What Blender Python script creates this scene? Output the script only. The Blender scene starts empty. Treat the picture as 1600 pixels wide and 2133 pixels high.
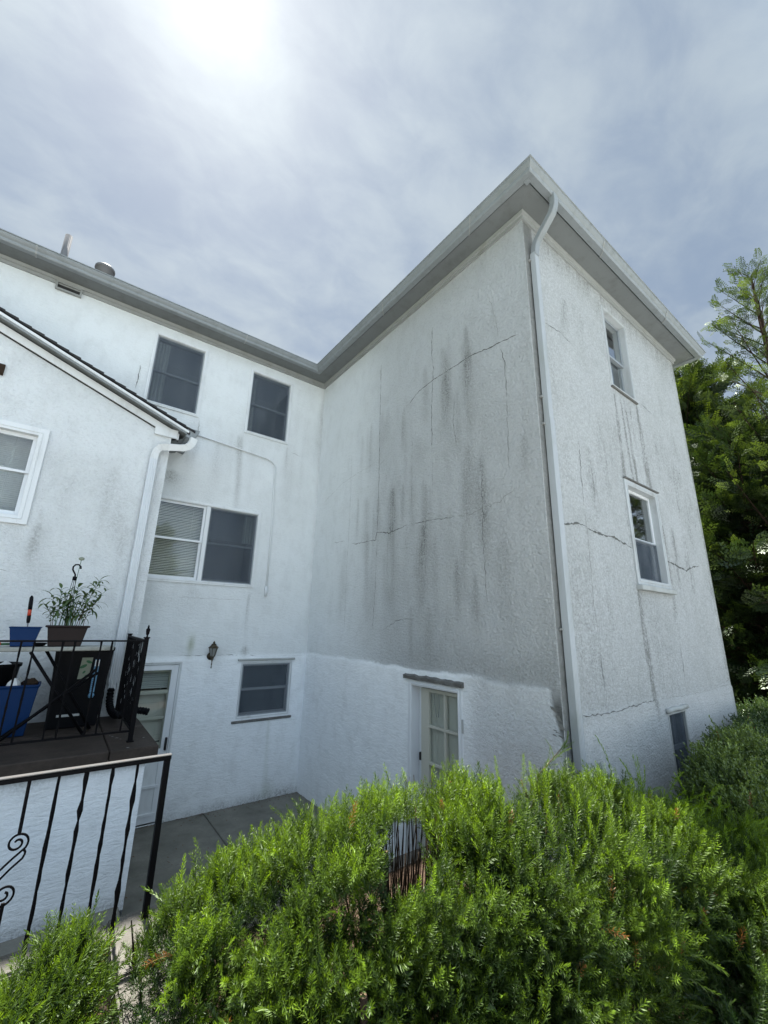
import bpy, bmesh, math, random
import numpy as np
from mathutils import Vector, Matrix
random.seed(7)
C = bpy.context.scene.collection
sc = bpy.context.scene
R = math.radians

# ------------------------------------------------------------------ camera
cd = bpy.data.cameras.new('camera'); cam = bpy.data.objects.new('camera', cd); C.objects.link(cam)
cd.sensor_fit = 'HORIZONTAL'; cd.sensor_width = 36.0; cd.lens = 868.95/1600*36.0
cd.clip_start = 0.05; cd.clip_end = 2000
yaw, pitch, roll = 0.641, 0.267, 0.024
f = Vector((math.sin(yaw)*math.cos(pitch), math.cos(yaw)*math.cos(pitch), math.sin(pitch)))
r = Vector((math.cos(yaw), -math.sin(yaw), 0)); u = r.cross(f)
r2 = r*math.cos(roll)+u*math.sin(roll); u2 = -r*math.sin(roll)+u*math.cos(roll)
cam.matrix_world = Matrix(((r2.x, u2.x, -f.x, -3.559), (r2.y, u2.y, -f.y, -6.925), (r2.z, u2.z, -f.z, 2.6), (0, 0, 0, 1)))
sc.camera = cam

# ------------------------------------------------------------------ sun, sky, exposure
SUN = Vector((0.014, 0.458, 0.889)).normalized()
SUN_EL = math.asin(SUN.z); SUN_AZ = math.atan2(SUN.x, SUN.y)
sd = bpy.data.lights.new('sun', 'SUN'); sd.energy = 5.0; sd.angle = R(1.0); sd.color = (1.0, 0.96, 0.89)
so = bpy.data.objects.new('sun', sd); C.objects.link(so)
so.rotation_euler = SUN.to_track_quat('Z', 'Y').to_euler(); so.location = (0, 20, 40)
world = bpy.data.worlds.new('World'); sc.world = world; world.use_nodes = True
wn = world.node_tree; wn.nodes.clear()
def wnode(t, **k):
    n = wn.nodes.new(t)
    for a, b in k.items(): setattr(n, a, b)
    return n
def wl(a, b): wn.links.new(a, b)
def wmath(op, a, b=None, c=None):
    n = wnode('ShaderNodeMath', operation=op)
    for i, v in enumerate((a, b, c)):
        if v is None: continue
        if isinstance(v, (int, float)): n.inputs[i].default_value = v
        else: wl(v, n.inputs[i])
    return n.outputs[0]
def wmix(fac, a, b, mode='MIX'):
    n = wnode('ShaderNodeMix', data_type='RGBA', blend_type=mode)
    for i, v in ((0, fac), (6, a), (7, b)):
        if isinstance(v, (int, float)): n.inputs[i].default_value = v
        elif isinstance(v, tuple): n.inputs[i].default_value = (*v, 1)
        else: wl(v, n.inputs[i])
    return n.outputs[2]
tc = wnode('ShaderNodeTexCoord'); dirv = tc.outputs['Generated']
sky = wnode('ShaderNodeTexSky', sky_type='NISHITA', sun_disc=False)
sky.sun_elevation = SUN_EL; sky.sun_rotation = SUN_AZ; sky.air_density = 1.0; sky.dust_density = 1.6; sky.ozone_density = 1.5
skys = wnode('ShaderNodeVectorMath', operation='SCALE'); wl(sky.outputs[0], skys.inputs[0]); skys.inputs[3].default_value = 0.05
# project the direction on a high cloud layer
sep = wnode('ShaderNodeSeparateXYZ'); wl(dirv, sep.inputs[0])
zz = wmath('MAXIMUM', wmath('ADD', sep.outputs[2], 0.12), 0.05)
px = wmath('DIVIDE', sep.outputs[0], zz); py = wmath('DIVIDE', sep.outputs[1], zz)
comb = wnode('ShaderNodeCombineXYZ'); wl(px, comb.inputs[0]); wl(py, comb.inputs[1])
mp = wnode('ShaderNodeMapping'); mp.inputs['Rotation'].default_value = (0, 0, R(35)); mp.inputs['Scale'].default_value = (1.1, 1.5, 1)
wl(comb.outputs[0], mp.inputs[0])
n1 = wnode('ShaderNodeTexNoise'); wl(mp.outputs[0], n1.inputs['Vector'])
n1.inputs['Scale'].default_value = 1.5; n1.inputs['Detail'].default_value = 5; n1.inputs['Roughness'].default_value = 0.5; n1.inputs['Distortion'].default_value = 0.15
n2 = wnode('ShaderNodeTexNoise'); wl(mp.outputs[0], n2.inputs['Vector'])
n2.inputs['Scale'].default_value = 5.2; n2.inputs['Detail'].default_value = 8; n2.inputs['Roughness'].default_value = 0.58; n2.inputs['Distortion'].default_value = 0.3
cloud = wmath('ADD', wmath('MULTIPLY', n1.outputs[0], 0.6), wmath('MULTIPLY', n2.outputs[0], 0.4))
cr = wnode('ShaderNodeValToRGB'); wl(cloud, cr.inputs[0]); cr.color_ramp.interpolation = 'EASE'
cr.color_ramp.elements[0].position = 0.35; cr.color_ramp.elements[0].color = (0, 0, 0, 1)
cr.color_ramp.elements[1].position = 0.66; cr.color_ramp.elements[1].color = (1, 1, 1, 1)
# angle to the sun
dt = wnode('ShaderNodeVectorMath', operation='DOT_PRODUCT'); wl(dirv, dt.inputs[0]); dt.inputs[1].default_value = SUN
dot = wmath('MAXIMUM', dt.outputs['Value'], 0.0)
ang = wmath('ARCCOSINE', wmath('MINIMUM', dot, 1.0))
g1 = wmath('EXPONENT', wmath('MULTIPLY', wmath('POWER', wmath('DIVIDE', ang, 0.075), 2.0), -1.0))
g2 = wmath('EXPONENT', wmath('MULTIPLY', wmath('DIVIDE', ang, 0.19), -1.0))
g3 = wmath('EXPONENT', wmath('MULTIPLY', wmath('DIVIDE', ang, 0.55), -1.0))
# cloud veil radiance: thin part bluish, thick part whiter
thin = wmix(0.92, skys.outputs[0], (0.079, 0.103, 0.138))
thick = (0.122, 0.146, 0.168)
# sky behind the viewer, unseen, is made brighter to light the shaded walls
back_fill = wnode('ShaderNodeMapRange', interpolation_type='SMOOTHSTEP'); wl(sep.outputs[1], back_fill.inputs[0])
back_fill.inputs[1].default_value = 0.10; back_fill.inputs[2].default_value = -0.75; back_fill.inputs[3].default_value = 1.0; back_fill.inputs[4].default_value = 2.8
veil0 = wmix(cr.outputs[0], thin, thick)
vs_ = wnode('ShaderNodeVectorMath', operation='SCALE'); wl(veil0, vs_.inputs[0]); wl(back_fill.outputs[0], vs_.inputs[3]); veil = vs_.outputs[0]
glow = wmath('ADD', wmath('MULTIPLY', g1, 0.06), wmath('ADD', wmath('MULTIPLY', g2, 0.14), wmath('MULTIPLY', g3, 0.055)))
glow = wmath('MULTIPLY', glow, wmath('ADD', 0.55, wmath('MULTIPLY', cr.outputs[0], 0.6)))
gcol = wnode('ShaderNodeVectorMath', operation='SCALE'); gcol.inputs[0].default_value = (1.0, 0.99, 0.93); wl(glow, gcol.inputs[3])
fin = wmix(1.0, veil, gcol.outputs[0], 'ADD')
bg = wnode('ShaderNodeBackground'); wl(fin, bg.inputs[0]); bg.inputs[1].default_value = 1.0
wo = wnode('ShaderNodeOutputWorld'); wl(bg.outputs[0], wo.inputs[0])
sc.view_settings.view_transform = 'Standard'; sc.view_settings.look = 'None'
sc.view_settings.gamma = 1.0; sc.view_settings.use_curve_mapping = False
sc.view_settings.exposure = 1.85
sc.render.engine = 'CYCLES'
sc.cycles.max_bounces = 8; sc.cycles.diffuse_bounces = 4; sc.cycles.transparent_max_bounces = 12

# ------------------------------------------------------------------ materials
class NT:
    def __init__(s, name):
        s.m = bpy.data.materials.new(name); s.m.use_nodes = True; s.t = s.m.node_tree; s.t.nodes.clear()
        s.out = s.t.nodes.new('ShaderNodeOutputMaterial')
        s._c = None
    def n(s, t, **k):
        x = s.t.nodes.new(t)
        for a, b in k.items(): setattr(x, a, b)
        return x
    def l(s, a, b): s.t.links.new(a, b)
    def put(s, sock, v):
        if isinstance(v, (int, float)): sock.default_value = v
        elif isinstance(v, tuple): sock.default_value = (*v, 1) if len(sock.default_value) == 4 and len(v) == 3 else v
        else: s.l(v, sock)
    def coord(s):
        if s._c is None: s._c = s.n('ShaderNodeTexCoord').outputs['Object']
        return s._c
    def noise(s, scale, detail=4, rough=0.55, stretch=(1, 1, 1), dist=0):
        mp = s.n('ShaderNodeMapping'); s.l(s.coord(), mp.inputs[0]); mp.inputs['Scale'].default_value = stretch
        x = s.n('ShaderNodeTexNoise'); s.l(mp.outputs[0], x.inputs['Vector'])
        x.inputs['Scale'].default_value = scale; x.inputs['Detail'].default_value = detail; x.inputs['Roughness'].default_value = rough
        x.inputs['Distortion'].default_value = dist
        return x.outputs[0]
    def ramp(s, v, a, b, ca=0.0, cb=1.0):
        x = s.n('ShaderNodeMapRange'); s.l(v, x.inputs[0]); x.clamp = True
        x.inputs[1].default_value = a; x.inputs[2].default_value = b; x.inputs[3].default_value = ca; x.inputs[4].default_value = cb
        return x.outputs[0]
    def math(s, op, a, b=0.0):
        x = s.n('ShaderNodeMath', operation=op); s.put(x.inputs[0], a); s.put(x.inputs[1], b); return x.outputs[0]
    def mix(s, fac, a, b, mode='MIX'):
        x = s.n('ShaderNodeMix', data_type='RGBA', blend_type=mode); s.put(x.inputs[0], fac); s.put(x.inputs[6], a); s.put(x.inputs[7], b)
        return x.outputs[2]
    def attr(s, name, col=False):
        x = s.n('ShaderNodeAttribute'); x.attribute_name = name; return x.outputs['Color' if col else 'Fac']
    def bump(s, h, strength=1.0, dist=0.01, normal=None):
        x = s.n('ShaderNodeBump'); s.put(x.inputs['Strength'], strength); x.inputs['Distance'].default_value = dist; s.l(h, x.inputs['Height'])
        if normal: s.l(normal, x.inputs['Normal'])
        return x.outputs[0]
    def pbr(s, col, rough=0.7, metal=0.0, normal=None, spec=0.5):
        p = s.n('ShaderNodeBsdfPrincipled'); s.put(p.inputs['Base Color'], col); s.put(p.inputs['Roughness'], rough)
        p.inputs['Metallic'].default_value = metal; p.inputs['Specular IOR Level'].default_value = spec
        if normal: s.l(normal, p.inputs['Normal'])
        return p.outputs[0]
    def done(s, sh): s.l(sh, s.out.inputs[0]); return s.m

def painted(name, col, rough=0.55, dirt=0.25, dcol=(0.16, 0.15, 0.12), scale=6, bump=0.3, metal=0, spec=0.4, streak=(1, 1, 0.25)):
    t = NT(name)
    d = t.ramp(t.noise(scale, 6, 0.65, streak), 0.5, 0.8, 0, dirt)
    c = t.mix(t.ramp(t.noise(1.7, 3), 0.3, 0.7, 0, 0.25), col, tuple(x*0.82 for x in col))
    c = t.mix(d, c, dcol)
    nb = t.bump(t.noise(60, 4, 0.6), bump, 0.003)
    return t.done(t.pbr(c, rough, metal, nb, spec))

def stucco():
    t = NT('stucco')
    band, stain, coarse, raw, warm = (t.attr(a) for a in ('band', 'stain', 'coarse', 'raw', 'warm'))
    base = t.mix(band, (0.71, 0.745, 0.755), (0.84, 0.875, 0.895))
    base = t.mix(t.ramp(t.noise(1.1, 4), 0.35, 0.7, 0, 0.5), base, t.mix(1.0, base, (0.90, 0.90, 0.88), 'MULTIPLY'))
    base = t.mix(t.ramp(t.noise(5, 6, 0.65, (1, 1, 0.6)), 0.48, 0.75, 0, 0.22), base, (0.36, 0.37, 0.36))
    base = t.mix(raw, base, (0.20, 0.205, 0.195))
    base = t.mix(t.math('MULTIPLY', raw, t.ramp(t.noise(14, 5), 0.4, 0.7, 0, 0.5)), base, (0.12, 0.125, 0.115))
    # weather stain with a shape of its own, broken up by vertical runs
    brk = t.math('MULTIPLY', t.ramp(t.noise(20, 6, 0.75, (1, 1, 0.07)), 0.32, 0.68, 0.45, 1.5), t.ramp(t.noise(6, 5, 0.7, (1, 1, 0.5)), 0.3, 0.7, 0.45, 1.35))
    grain = t.ramp(t.noise(48, 5, 0.75), 0.38, 0.62, 0.35, 1.45)
    hard = t.ramp(stain, 0.34, 0.60)
    brk2 = t.math('ADD', t.math('SUBTRACT', 1.0, hard), t.math('MULTIPLY', hard, brk))
    sf = t.math('MULTIPLY', t.math('MULTIPLY', stain, brk2), grain)
    sf = t.math('MINIMUM', sf, 0.9)
    base = t.mix(sf, base, (0.20, 0.205, 0.195))
    pit = t.math('MULTIPLY', t.ramp(t.noise(30, 6, 0.68, (1, 1, 1.25), 0.6), 0.30, 0.50, 1, 0), t.ramp(coarse, 0, 1, 0.06, 0.30))
    base = t.mix(pit, base, (0.30, 0.31, 0.31))
    base = t.mix(warm, base, (0.16, 0.20, 0.06))
    # relief: pebbly roughcast and smoother trowelled render
    peb = t.noise(30, 6, 0.68, (1, 1, 1.25), 0.6)
    fine = t.noise(120, 3, 0.6)
    trowel = t.noise(9, 5, 0.6, (0.8, 0.8, 2.4), 1.2)
    tr2 = t.noise(28, 4, 0.6, (1, 1, 1.6), 0.8)
    hc = t.math('ADD', t.math('MULTIPLY', peb, 1.0), t.math('MULTIPLY', fine, 0.25))
    hs = t.math('ADD', t.math('MULTIPLY', trowel, 0.75), t.math('MULTIPLY', tr2, 0.22))
    h = t.n('ShaderNodeMix', data_type='FLOAT'); t.l(coarse, h.inputs[0]); t.l(hs, h.inputs[2]); t.l(hc, h.inputs[3])
    st = t.ramp(coarse, 0, 1, 0.27, 1.0)
    nb = t.bump(h.outputs[0], st, 0.055)
    return t.done(t.pbr(base, 0.88, 0, nb, 0.25))

def concrete(name, c1, c2, scale=3, rough=0.9, bd=0.01, grain=60):
    t = NT(name)
    c = t.mix(t.ramp(t.noise(scale, 6, 0.65), 0.35, 0.68), c1, c2)
    c = t.mix(t.ramp(t.noise(grain, 4, 0.7), 0.35, 0.7, 0, 0.55), c, tuple(x*0.6 for x in c1))
    nb = t.bump(t.noise(grain*0.7, 5, 0.7), 0.6, bd)
    return t.done(t.pbr(c, rough, 0, nb, 0.08))

def glass_mat():
    t = NT('window_glass')
    fr = t.n('ShaderNodeFresnel'); fr.inputs[0].default_value = 1.55
    w = t.bump(t.noise(1.6, 2), 0.12, 0.02)
    t.l(w, fr.inputs['Normal'])
    bk = t.n('ShaderNodeNewGeometry')
    fac = t.math('MULTIPLY', t.math('MINIMUM', t.math('MULTIPLY', fr.outputs[0], 1.7), 1.0), t.math('SUBTRACT', 1.0, bk.outputs['Backfacing']))
    gl = t.n('ShaderNodeBsdfGlossy'); gl.inputs['Roughness'].default_value = 0.015; gl.inputs['Color'].default_value = (0.95, 0.98, 1, 1); t.l(w, gl.inputs['Normal'])
    tr = t.n('ShaderNodeBsdfTransparent'); tr.inputs[0].default_value = (0.955, 0.97, 0.965, 1)
    mx = t.n('ShaderNodeMixShader'); t.l(fac, mx.inputs[0]); t.l(tr.outputs[0], mx.inputs[1]); t.l(gl.outputs[0], mx.inputs[2])
    return t.done(mx.outputs[0])
def screen_mat():
    t = NT('insect_screen')
    df = t.n('ShaderNodeBsdfDiffuse')
    c = t.mix(t.ramp(t.noise(5, 5, 0.6, (1.5, 1.5, 0.4)), 0.4, 0.7), (0.085, 0.105, 0.13), (0.14, 0.165, 0.19))
    t.l(c, df.inputs[0])
    tr = t.n('ShaderNodeBsdfTransparent')
    mx = t.n('ShaderNodeMixShader'); mx.inputs[0].default_value = 0.36; t.l(tr.outputs[0], mx.inputs[1]); t.l(df.outputs[0], mx.inputs[2])
    return t.done(mx.outputs[0])

def leafmat(name, old, new, trans=0.4, tcol=None, gloss=0.06, rough=0.4):
    """colour from the per-vertex 'tone' attribute: 0 old growth, 1 fresh tip"""
    t = NT(name)
    tone = t.attr('tone')
    c = t.mix(tone, old, new)
    dead = t.attr('dead'); c = t.mix(dead, c, (0.20, 0.085, 0.028))
    df = t.n('ShaderNodeBsdfDiffuse'); t.l(c, df.inputs[0])
    tl = t.n('ShaderNodeBsdfTranslucent'); t.l(t.mix(1.0, c, tcol or (1.25, 1.2, 0.5), 'MULTIPLY'), tl.inputs[0])
    m1 = t.n('ShaderNodeMixShader'); m1.inputs[0].default_value = trans; t.l(df.outputs[0], m1.inputs[1]); t.l(tl.outputs[0], m1.inputs[2])
    g = t.n('ShaderNodeBsdfGlossy'); g.inputs['Roughness'].default_value = rough; g.inputs[0].default_value = (0.9, 1, 0.85, 1)
    m2 = t.n('ShaderNodeMixShader'); m2.inputs[0].default_value = gloss; t.l(m1.outputs[0], m2.inputs[1]); t.l(g.outputs[0], m2.inputs[2])
    return t.done(m2.outputs[0])

M = {}
M['stucco'] = stucco()
M['trim'] = painted('white_trim_paint', (0.70, 0.73, 0.74), 0.5, 0.35)
M['gutter'] = painted('dirty_white_gutter', (0.24, 0.265, 0.275), 0.45, 0.45, (0.10, 0.11, 0.10), 9, 0.2, streak=(1, 1, 0.6))
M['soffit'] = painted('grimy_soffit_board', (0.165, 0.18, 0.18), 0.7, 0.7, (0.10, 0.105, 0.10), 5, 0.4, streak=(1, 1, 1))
M['eavesgap'] = painted('eaves_gap_dark', (0.04, 0.04, 0.04), 0.9, 0)
M['frieze'] = painted('frieze_board_paint', (0.30, 0.315, 0.31), 0.6, 0.6, (0.2, 0.2, 0.17), 4)
M['vinyl'] = painted('white_vinyl', (0.72, 0.75, 0.77), 0.35, 0.12)
M['alu'] = painted('grey_aluminium_sash', (0.26, 0.29, 0.31), 0.45, 0.2)
M['spout'] = painted('white_downspout', (0.62, 0.66, 0.69), 0.35, 0.3, (0.3, 0.32, 0.27), 5, 0.1)
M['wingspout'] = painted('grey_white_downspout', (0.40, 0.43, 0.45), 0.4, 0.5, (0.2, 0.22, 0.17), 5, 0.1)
M['casing'] = painted('weathered_grey_white_casing', (0.46, 0.49, 0.50), 0.5, 0.5)
M['sill'] = painted('weathered_sill', (0.40, 0.42, 0.41), 0.7, 0.6)
M['stone'] = concrete('lintel_stone', (0.20, 0.20, 0.19), (0.11, 0.11, 0.105), 9, 0.95, 0.012)
M['glass'] = glass_mat()
M['screen'] = screen_mat()
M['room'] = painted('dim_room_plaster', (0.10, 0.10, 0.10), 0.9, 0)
M['blind'] = painted('blind_slat_pale', (0.46, 0.50, 0.48), 0.5, 0.1)
M['blindcream'] = painted('blind_slat_cream', (0.50, 0.50, 0.43), 0.5, 0.1)
M['blinddark'] = painted('blind_slat_grey', (0.11, 0.13, 0.14), 0.5, 0.1)
M['curtain'] = painted('white_roller_shade', (0.85, 0.88, 0.9), 0.7, 0.05)
M['roof'] = concrete('asphalt_shingle', (0.035, 0.036, 0.04), (0.06, 0.06, 0.06), 12, 0.95, 0.006, 120)
M['iron'] = painted('black_wrought_iron', (0.004, 0.004, 0.005), 0.6, 0.25, (0.02, 0.012, 0.008), 22, 0.6, 0.0, 0.08)
M['irontop'] = painted('sun_toned_handrail', (0.075, 0.075, 0.075), 0.42, 0.5, (0.10, 0.06, 0.04), 30, 0.3, 0.5, 0.8)  # lighter grey stands for sunlight on the rail's top face
M['slab'] = concrete('brown_painted_slab', (0.062, 0.050, 0.043), (0.034, 0.029, 0.025), 5, 0.6, 0.004, 40)
M['paving'] = concrete('dark_paving_concrete', (0.24, 0.235, 0.205), (0.125, 0.125, 0.108), 2.2, 0.8, 0.004)  # dark mottled concrete for slabs and landing
M['curb'] = concrete('granular_concrete_curb', (0.17, 0.16, 0.145), (0.11, 0.105, 0.09), 5, 0.95, 0.012, 90)
M['bronze'] = painted('aged_bronze', (0.05, 0.042, 0.028), 0.5, 0.6, (0.28, 0.19, 0.06), 30, 0.4, 0.5)
M['lampglass'] = painted('frosted_lamp_glass', (0.22, 0.23, 0.22), 0.2, 0.3)
M['pipe'] = painted('grey_vent_pipe', (0.16, 0.16, 0.165), 0.5, 0.3)
M['blackplastic'] = painted('black_plastic', (0.004, 0.0045, 0.006), 0.5, 0.1, (0.012, 0.012, 0.012), spec=0.10)
M['blueplastic'] = painted('blue_plastic', (0.004, 0.028, 0.100), 0.45, 0.1, (0.01, 0.03, 0.09), spec=0.15)
M['brownplastic'] = painted('brown_plastic_pot', (0.024, 0.017, 0.016), 0.5, 0.1, (0.05, 0.04, 0.03), spec=0.15)
M['orange'] = painted('orange_plastic', (0.45, 0.055, 0.025), 0.4, 0.1)
M['tabletop'] = painted('aged_white_table_edge', (0.30, 0.31, 0.28), 0.6, 0.6, (0.14, 0.13, 0.09), 14)
M['soil'] = concrete('potting_soil', (0.05, 0.038, 0.028), (0.03, 0.024, 0.018), 20, 1, 0.02, 60)
M['paper'] = painted('faded_sticker_paper', (0.24, 0.27, 0.21), 0.7, 0.3)
M['greenprint'] = painted('green_print', (0.03, 0.12, 0.05), 0.6, 0.1)
M['litblue'] = painted('pale_blue_plastic', (0.11, 0.26, 0.40), 0.5, 0.15)
M['bark'] = concrete('brown_bark', (0.055, 0.038, 0.027), (0.028, 0.021, 0.016), 20, 0.95, 0.02, 50)
M['twig'] = concrete('grey_twig', (0.10, 0.075, 0.05), (0.05, 0.04, 0.028), 30, 0.95, 0.01, 80)
M['stub'] = painted('cut_wood_end', (0.25, 0.17, 0.10), 0.8, 0.2)
M['hingeblack'] = painted('dark_gap', (0.02, 0.02, 0.02), 0.8, 0)
M['crack'] = painted('crack_shadowed_render', (0.12, 0.125, 0.12), 1.0, 0.2)
M['scar'] = painted('crack_filler', (0.30, 0.31, 0.30), 1.0, 0.3)
M['yew'] = leafmat('yew_needles', (0.005, 0.020, 0.006), (0.185, 0.305, 0.014), 0.42, gloss=0.022, rough=0.5)
M['privet'] = leafmat('privet_leaves', (0.022, 0.052, 0.016), (0.30, 0.40, 0.09), 0.35, gloss=0.05, rough=0.3)
M['hemlock'] = leafmat('hemlock_foliage', (0.009, 0.021, 0.009), (0.100, 0.148, 0.020), 0.42, gloss=.03)
M['potleaf'] = leafmat('lance_leaf', (0.025, 0.060, 0.022), (0.10, 0.155, 0.035), 0.35, gloss=0.05)
M['chip'] = concrete('bark_chips', (0.20, 0.125, 0.085), (0.11, 0.065, 0.042), 40, 0.95, 0.01, 90)
def mulch_ground():
    t = NT('mulch_ground')
    c = t.mix(t.ramp(t.noise(30, 5, 0.7), 0.35, 0.65), (0.06, 0.040, 0.028), (0.13, 0.088, 0.062))
    far = t.ramp(t.noise(0.3, 3), 0.3, 0.7)
    nb = t.bump(t.noise(40, 5, 0.7), 1.0, 0.03)
    return t.done(t.pbr(c, 0.95, 0, nb, 0.1))
M['mulch'] = mulch_ground()
def lawn_ground():
    t = NT('lawn_ground')
    c = t.mix(t.ramp(t.noise(6, 6, 0.7), 0.3, 0.7), (0.05, 0.09, 0.02), (0.11, 0.15, 0.04))
    return t.done(t.pbr(c, 0.95, 0, t.bump(t.noise(30, 4), 0.6, 0.03), 0.1))
M['lawn'] = lawn_ground()
M['drive'] = concrete('bounce_pale_drive', (0.50, 0.505, 0.505), (0.46, 0.465, 0.465), 2, 0.9, 0.002, 12)

# ------------------------------------------------------------------ objects and meshes
def empty(name, loc, label=None, cat=None, group=None):
    o = bpy.data.objects.new(name, None); C.objects.link(o); o.location = loc; o.empty_display_size = 0.2
    if label: o['label'] = label
    if cat: o['category'] = cat
    if group: o['group'] = group
    o['_o'] = tuple(loc)
    return o
def tag(o, label=None, cat=None, group=None, kind=None):
    if label: o['label'] = label
    if cat: o['category'] = cat
    if group: o['group'] = group
    if kind: o['kind'] = kind
    return o
def root_of(o):
    while o.parent: o = o.parent
    return o
def base(o):
    return Vector(root_of(o).location) if o is not None else Vector((0, 0, 0))
def link_mesh(name, me, mat, parent=None):
    me.materials.append(mat if not isinstance(mat, str) else M[mat])
    o = bpy.data.objects.new(name, me); C.objects.link(o)
    if parent is not None: o.parent = parent
    return o
ident = lambda p: p
class MB:
    """collects solids given in world metres (or in a wall's own u, d, z frame) into ONE mesh"""
    def __init__(s, T=None): s.v = []; s.f = []; s.T = T; s.smooth = False
    def add(s, vs, fs):
        k = len(s.v)
        for p in vs: s.v.append(s.T(*p) if s.T else tuple(p))
        for q in fs: s.f.append([k+i for i in q])
        return s
    def box(s, a, b):
        (x0, y0, z0), (x1, y1, z1) = a, b
        return s.add([(x0, y0, z0), (x1, y0, z0), (x1, y1, z0), (x0, y1, z0), (x0, y0, z1), (x1, y0, z1), (x1, y1, z1), (x0, y1, z1)],
                     [(0, 3, 2, 1), (4, 5, 6, 7), (0, 1, 5, 4), (1, 2, 6, 5), (2, 3, 7, 6), (3, 0, 4, 7)])
    def ring(s, u0, u1, z0, z1, w, d0, d1, wt=None, wb=None):
        wt = w if wt is None else wt; wb = w if wb is None else wb
        s.box((u0, d0, z0), (u0+w, d1, z1)); s.box((u1-w, d0, z0), (u1, d1, z1))
        if wt: s.box((u0+w, d0, z1-wt), (u1-w, d1, z1))
        if wb: s.box((u0+w, d0, z0), (u1-w, d1, z0+wb))
        return s
    def loft(s, rings, caps=True):
        n = len(rings[0]); k0 = 0; vs = [p for r_ in rings for p in r_]; fs = []
        for i in range(len(rings)-1):
            for j in range(n):
                fs.append((i*n+j, i*n+(j+1) % n, (i+1)*n+(j+1) % n, (i+1)*n+j))
        if caps: fs.append(tuple(range(n))[::-1]); fs.append(tuple((len(rings)-1)*n+j for j in range(n)))
        return s.add(vs, fs)
    def tube(s, pts, rad, n=8, sec=None, up=None):
        pts = [Vector(p) for p in pts]
        rads = rad if isinstance(rad, (list, tuple)) else [rad]*len(pts)
        rings = []; nx = None
        for i, p in enumerate(pts):
            a = pts[max(i-1, 0)]; b = pts[min(i+1, len(pts)-1)]
            t = (b-a).normalized()
            if nx is None:
                ref = Vector(up) if up else (Vector((0, 0, 1)) if abs(t.z) < 0.9 else Vector((0, 1, 0)))
                nx = t.cross(ref).normalized()
            else:
                nx = (nx - t*nx.dot(t)).normalized()
            ny = t.cross(nx)
            if sec: rings.append([p+nx*(a_*rads[i])+ny*(b_*rads[i]) for a_, b_ in sec])
            else: rings.append([p+nx*(math.cos(2*math.pi*k/n)*rads[i])+ny*(math.sin(2*math.pi*k/n)*rads[i]) for k in range(n)])
        return s.loft(rings)
    def lathe(s, c, prof, n=12, rot=0, sx=1, sy=1):
        rings = [[(c[0]+rr*sx*math.cos(2*math.pi*k/n+rot), c[1]+rr*sy*math.sin(2*math.pi*k/n+rot), c[2]+z) for k in range(n)] for rr, z in prof]
        return s.loft(rings)
    def build(s, name, mat, parent=None, smooth=False, bevel=0):
        b0 = base(parent)
        me = bpy.data.meshes.new(name)
        me.from_pydata([(p[0]-b0.x, p[1]-b0.y, p[2]-b0.z) for p in s.v], [], s.f)
        bm = bmesh.new(); bm.from_mesh(me); bmesh.ops.recalc_face_normals(bm, faces=bm.faces)
        if bevel: bmesh.ops.bevel(bm, geom=[e for e in bm.edges if e.calc_face_angle(0) > 0.6], offset=bevel, segments=1, affect='EDGES', clamp_overlap=True)
        bm.to_mesh(me); bm.free()
        if smooth:
            for p in me.polygons: p.use_smooth = True
        return link_mesh(name, me, mat, parent)

def np_mesh(name, V, F, mat, parent=None, attrs=None, smooth=False, colliders=None):
    """big mesh from numpy arrays: V (n,3) world metres, F (m,4)"""
    b0 = base(parent); V = np.asarray(V, np.float32)-np.array([b0.x, b0.y, b0.z], np.float32)
    me = bpy.data.meshes.new(name); F = np.asarray(F, np.int32); k = F.shape[1]
    me.vertices.add(len(V)); me.vertices.foreach_set('co', V.ravel())
    me.loops.add(F.size); me.loops.foreach_set('vertex_index', F.ravel())
    me.polygons.add(len(F)); me.polygons.foreach_set('loop_start', np.arange(0, F.size, k, dtype=np.int32))
    me.polygons.foreach_set('loop_total', np.full(len(F), k, np.int32))
    if smooth: me.polygons.foreach_set('use_smooth', np.ones(len(F), bool))
    for a, val in (attrs or {}).items():
        at = me.attributes.new(a, 'FLOAT', 'POINT'); at.data.foreach_set('value', np.asarray(val, np.float32).ravel())
    me.update(calc_edges=True)
    return link_mesh(name, me, mat, parent)

_g = np.random.RandomState(3).rand(256, 256).astype(np.float32)
def vnoise(x, y, seed=0):
    x = np.asarray(x, float)+seed*17.3+100; y = np.asarray(y, float)+seed*9.7+100
    xi = np.floor(x).astype(int); yi = np.floor(y).astype(int); fx = x-xi; fy = y-yi
    fx = fx*fx*(3-2*fx); fy = fy*fy*(3-2*fy)
    g = lambda a, b: _g[a % 256, b % 256]
    return (g(xi, yi)*(1-fx)+g(xi+1, yi)*fx)*(1-fy)+(g(xi, yi+1)*(1-fx)+g(xi+1, yi+1)*fx)*fy
def fbm(x, y, seed=0, o=4):
    s_, a = 0, 0.5
    for i in range(o): s_ = s_+a*(vnoise(x*2**i, y*2**i, seed+i)-0.5); a *= 0.55
    return s_
def smst(x, a, b):
    t = np.clip((x-a)/(b-a), 0, 1); return t*t*(3-2*t)

# wall frames: (u along the wall, d outwards, z)
TA = lambda u, d, z: (u, -d, z)
L_, W_ = 4.76, 4.49
TB = lambda u, d, z: (-d, u, z)
TC = lambda u, d, z: (u, -L_-d, z)
YD = -0.55; XD = -2.71
TD = lambda u, d, z: (u, YD-d, z)
TP = lambda u, d, z: (u, -2.13-d, z)

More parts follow.
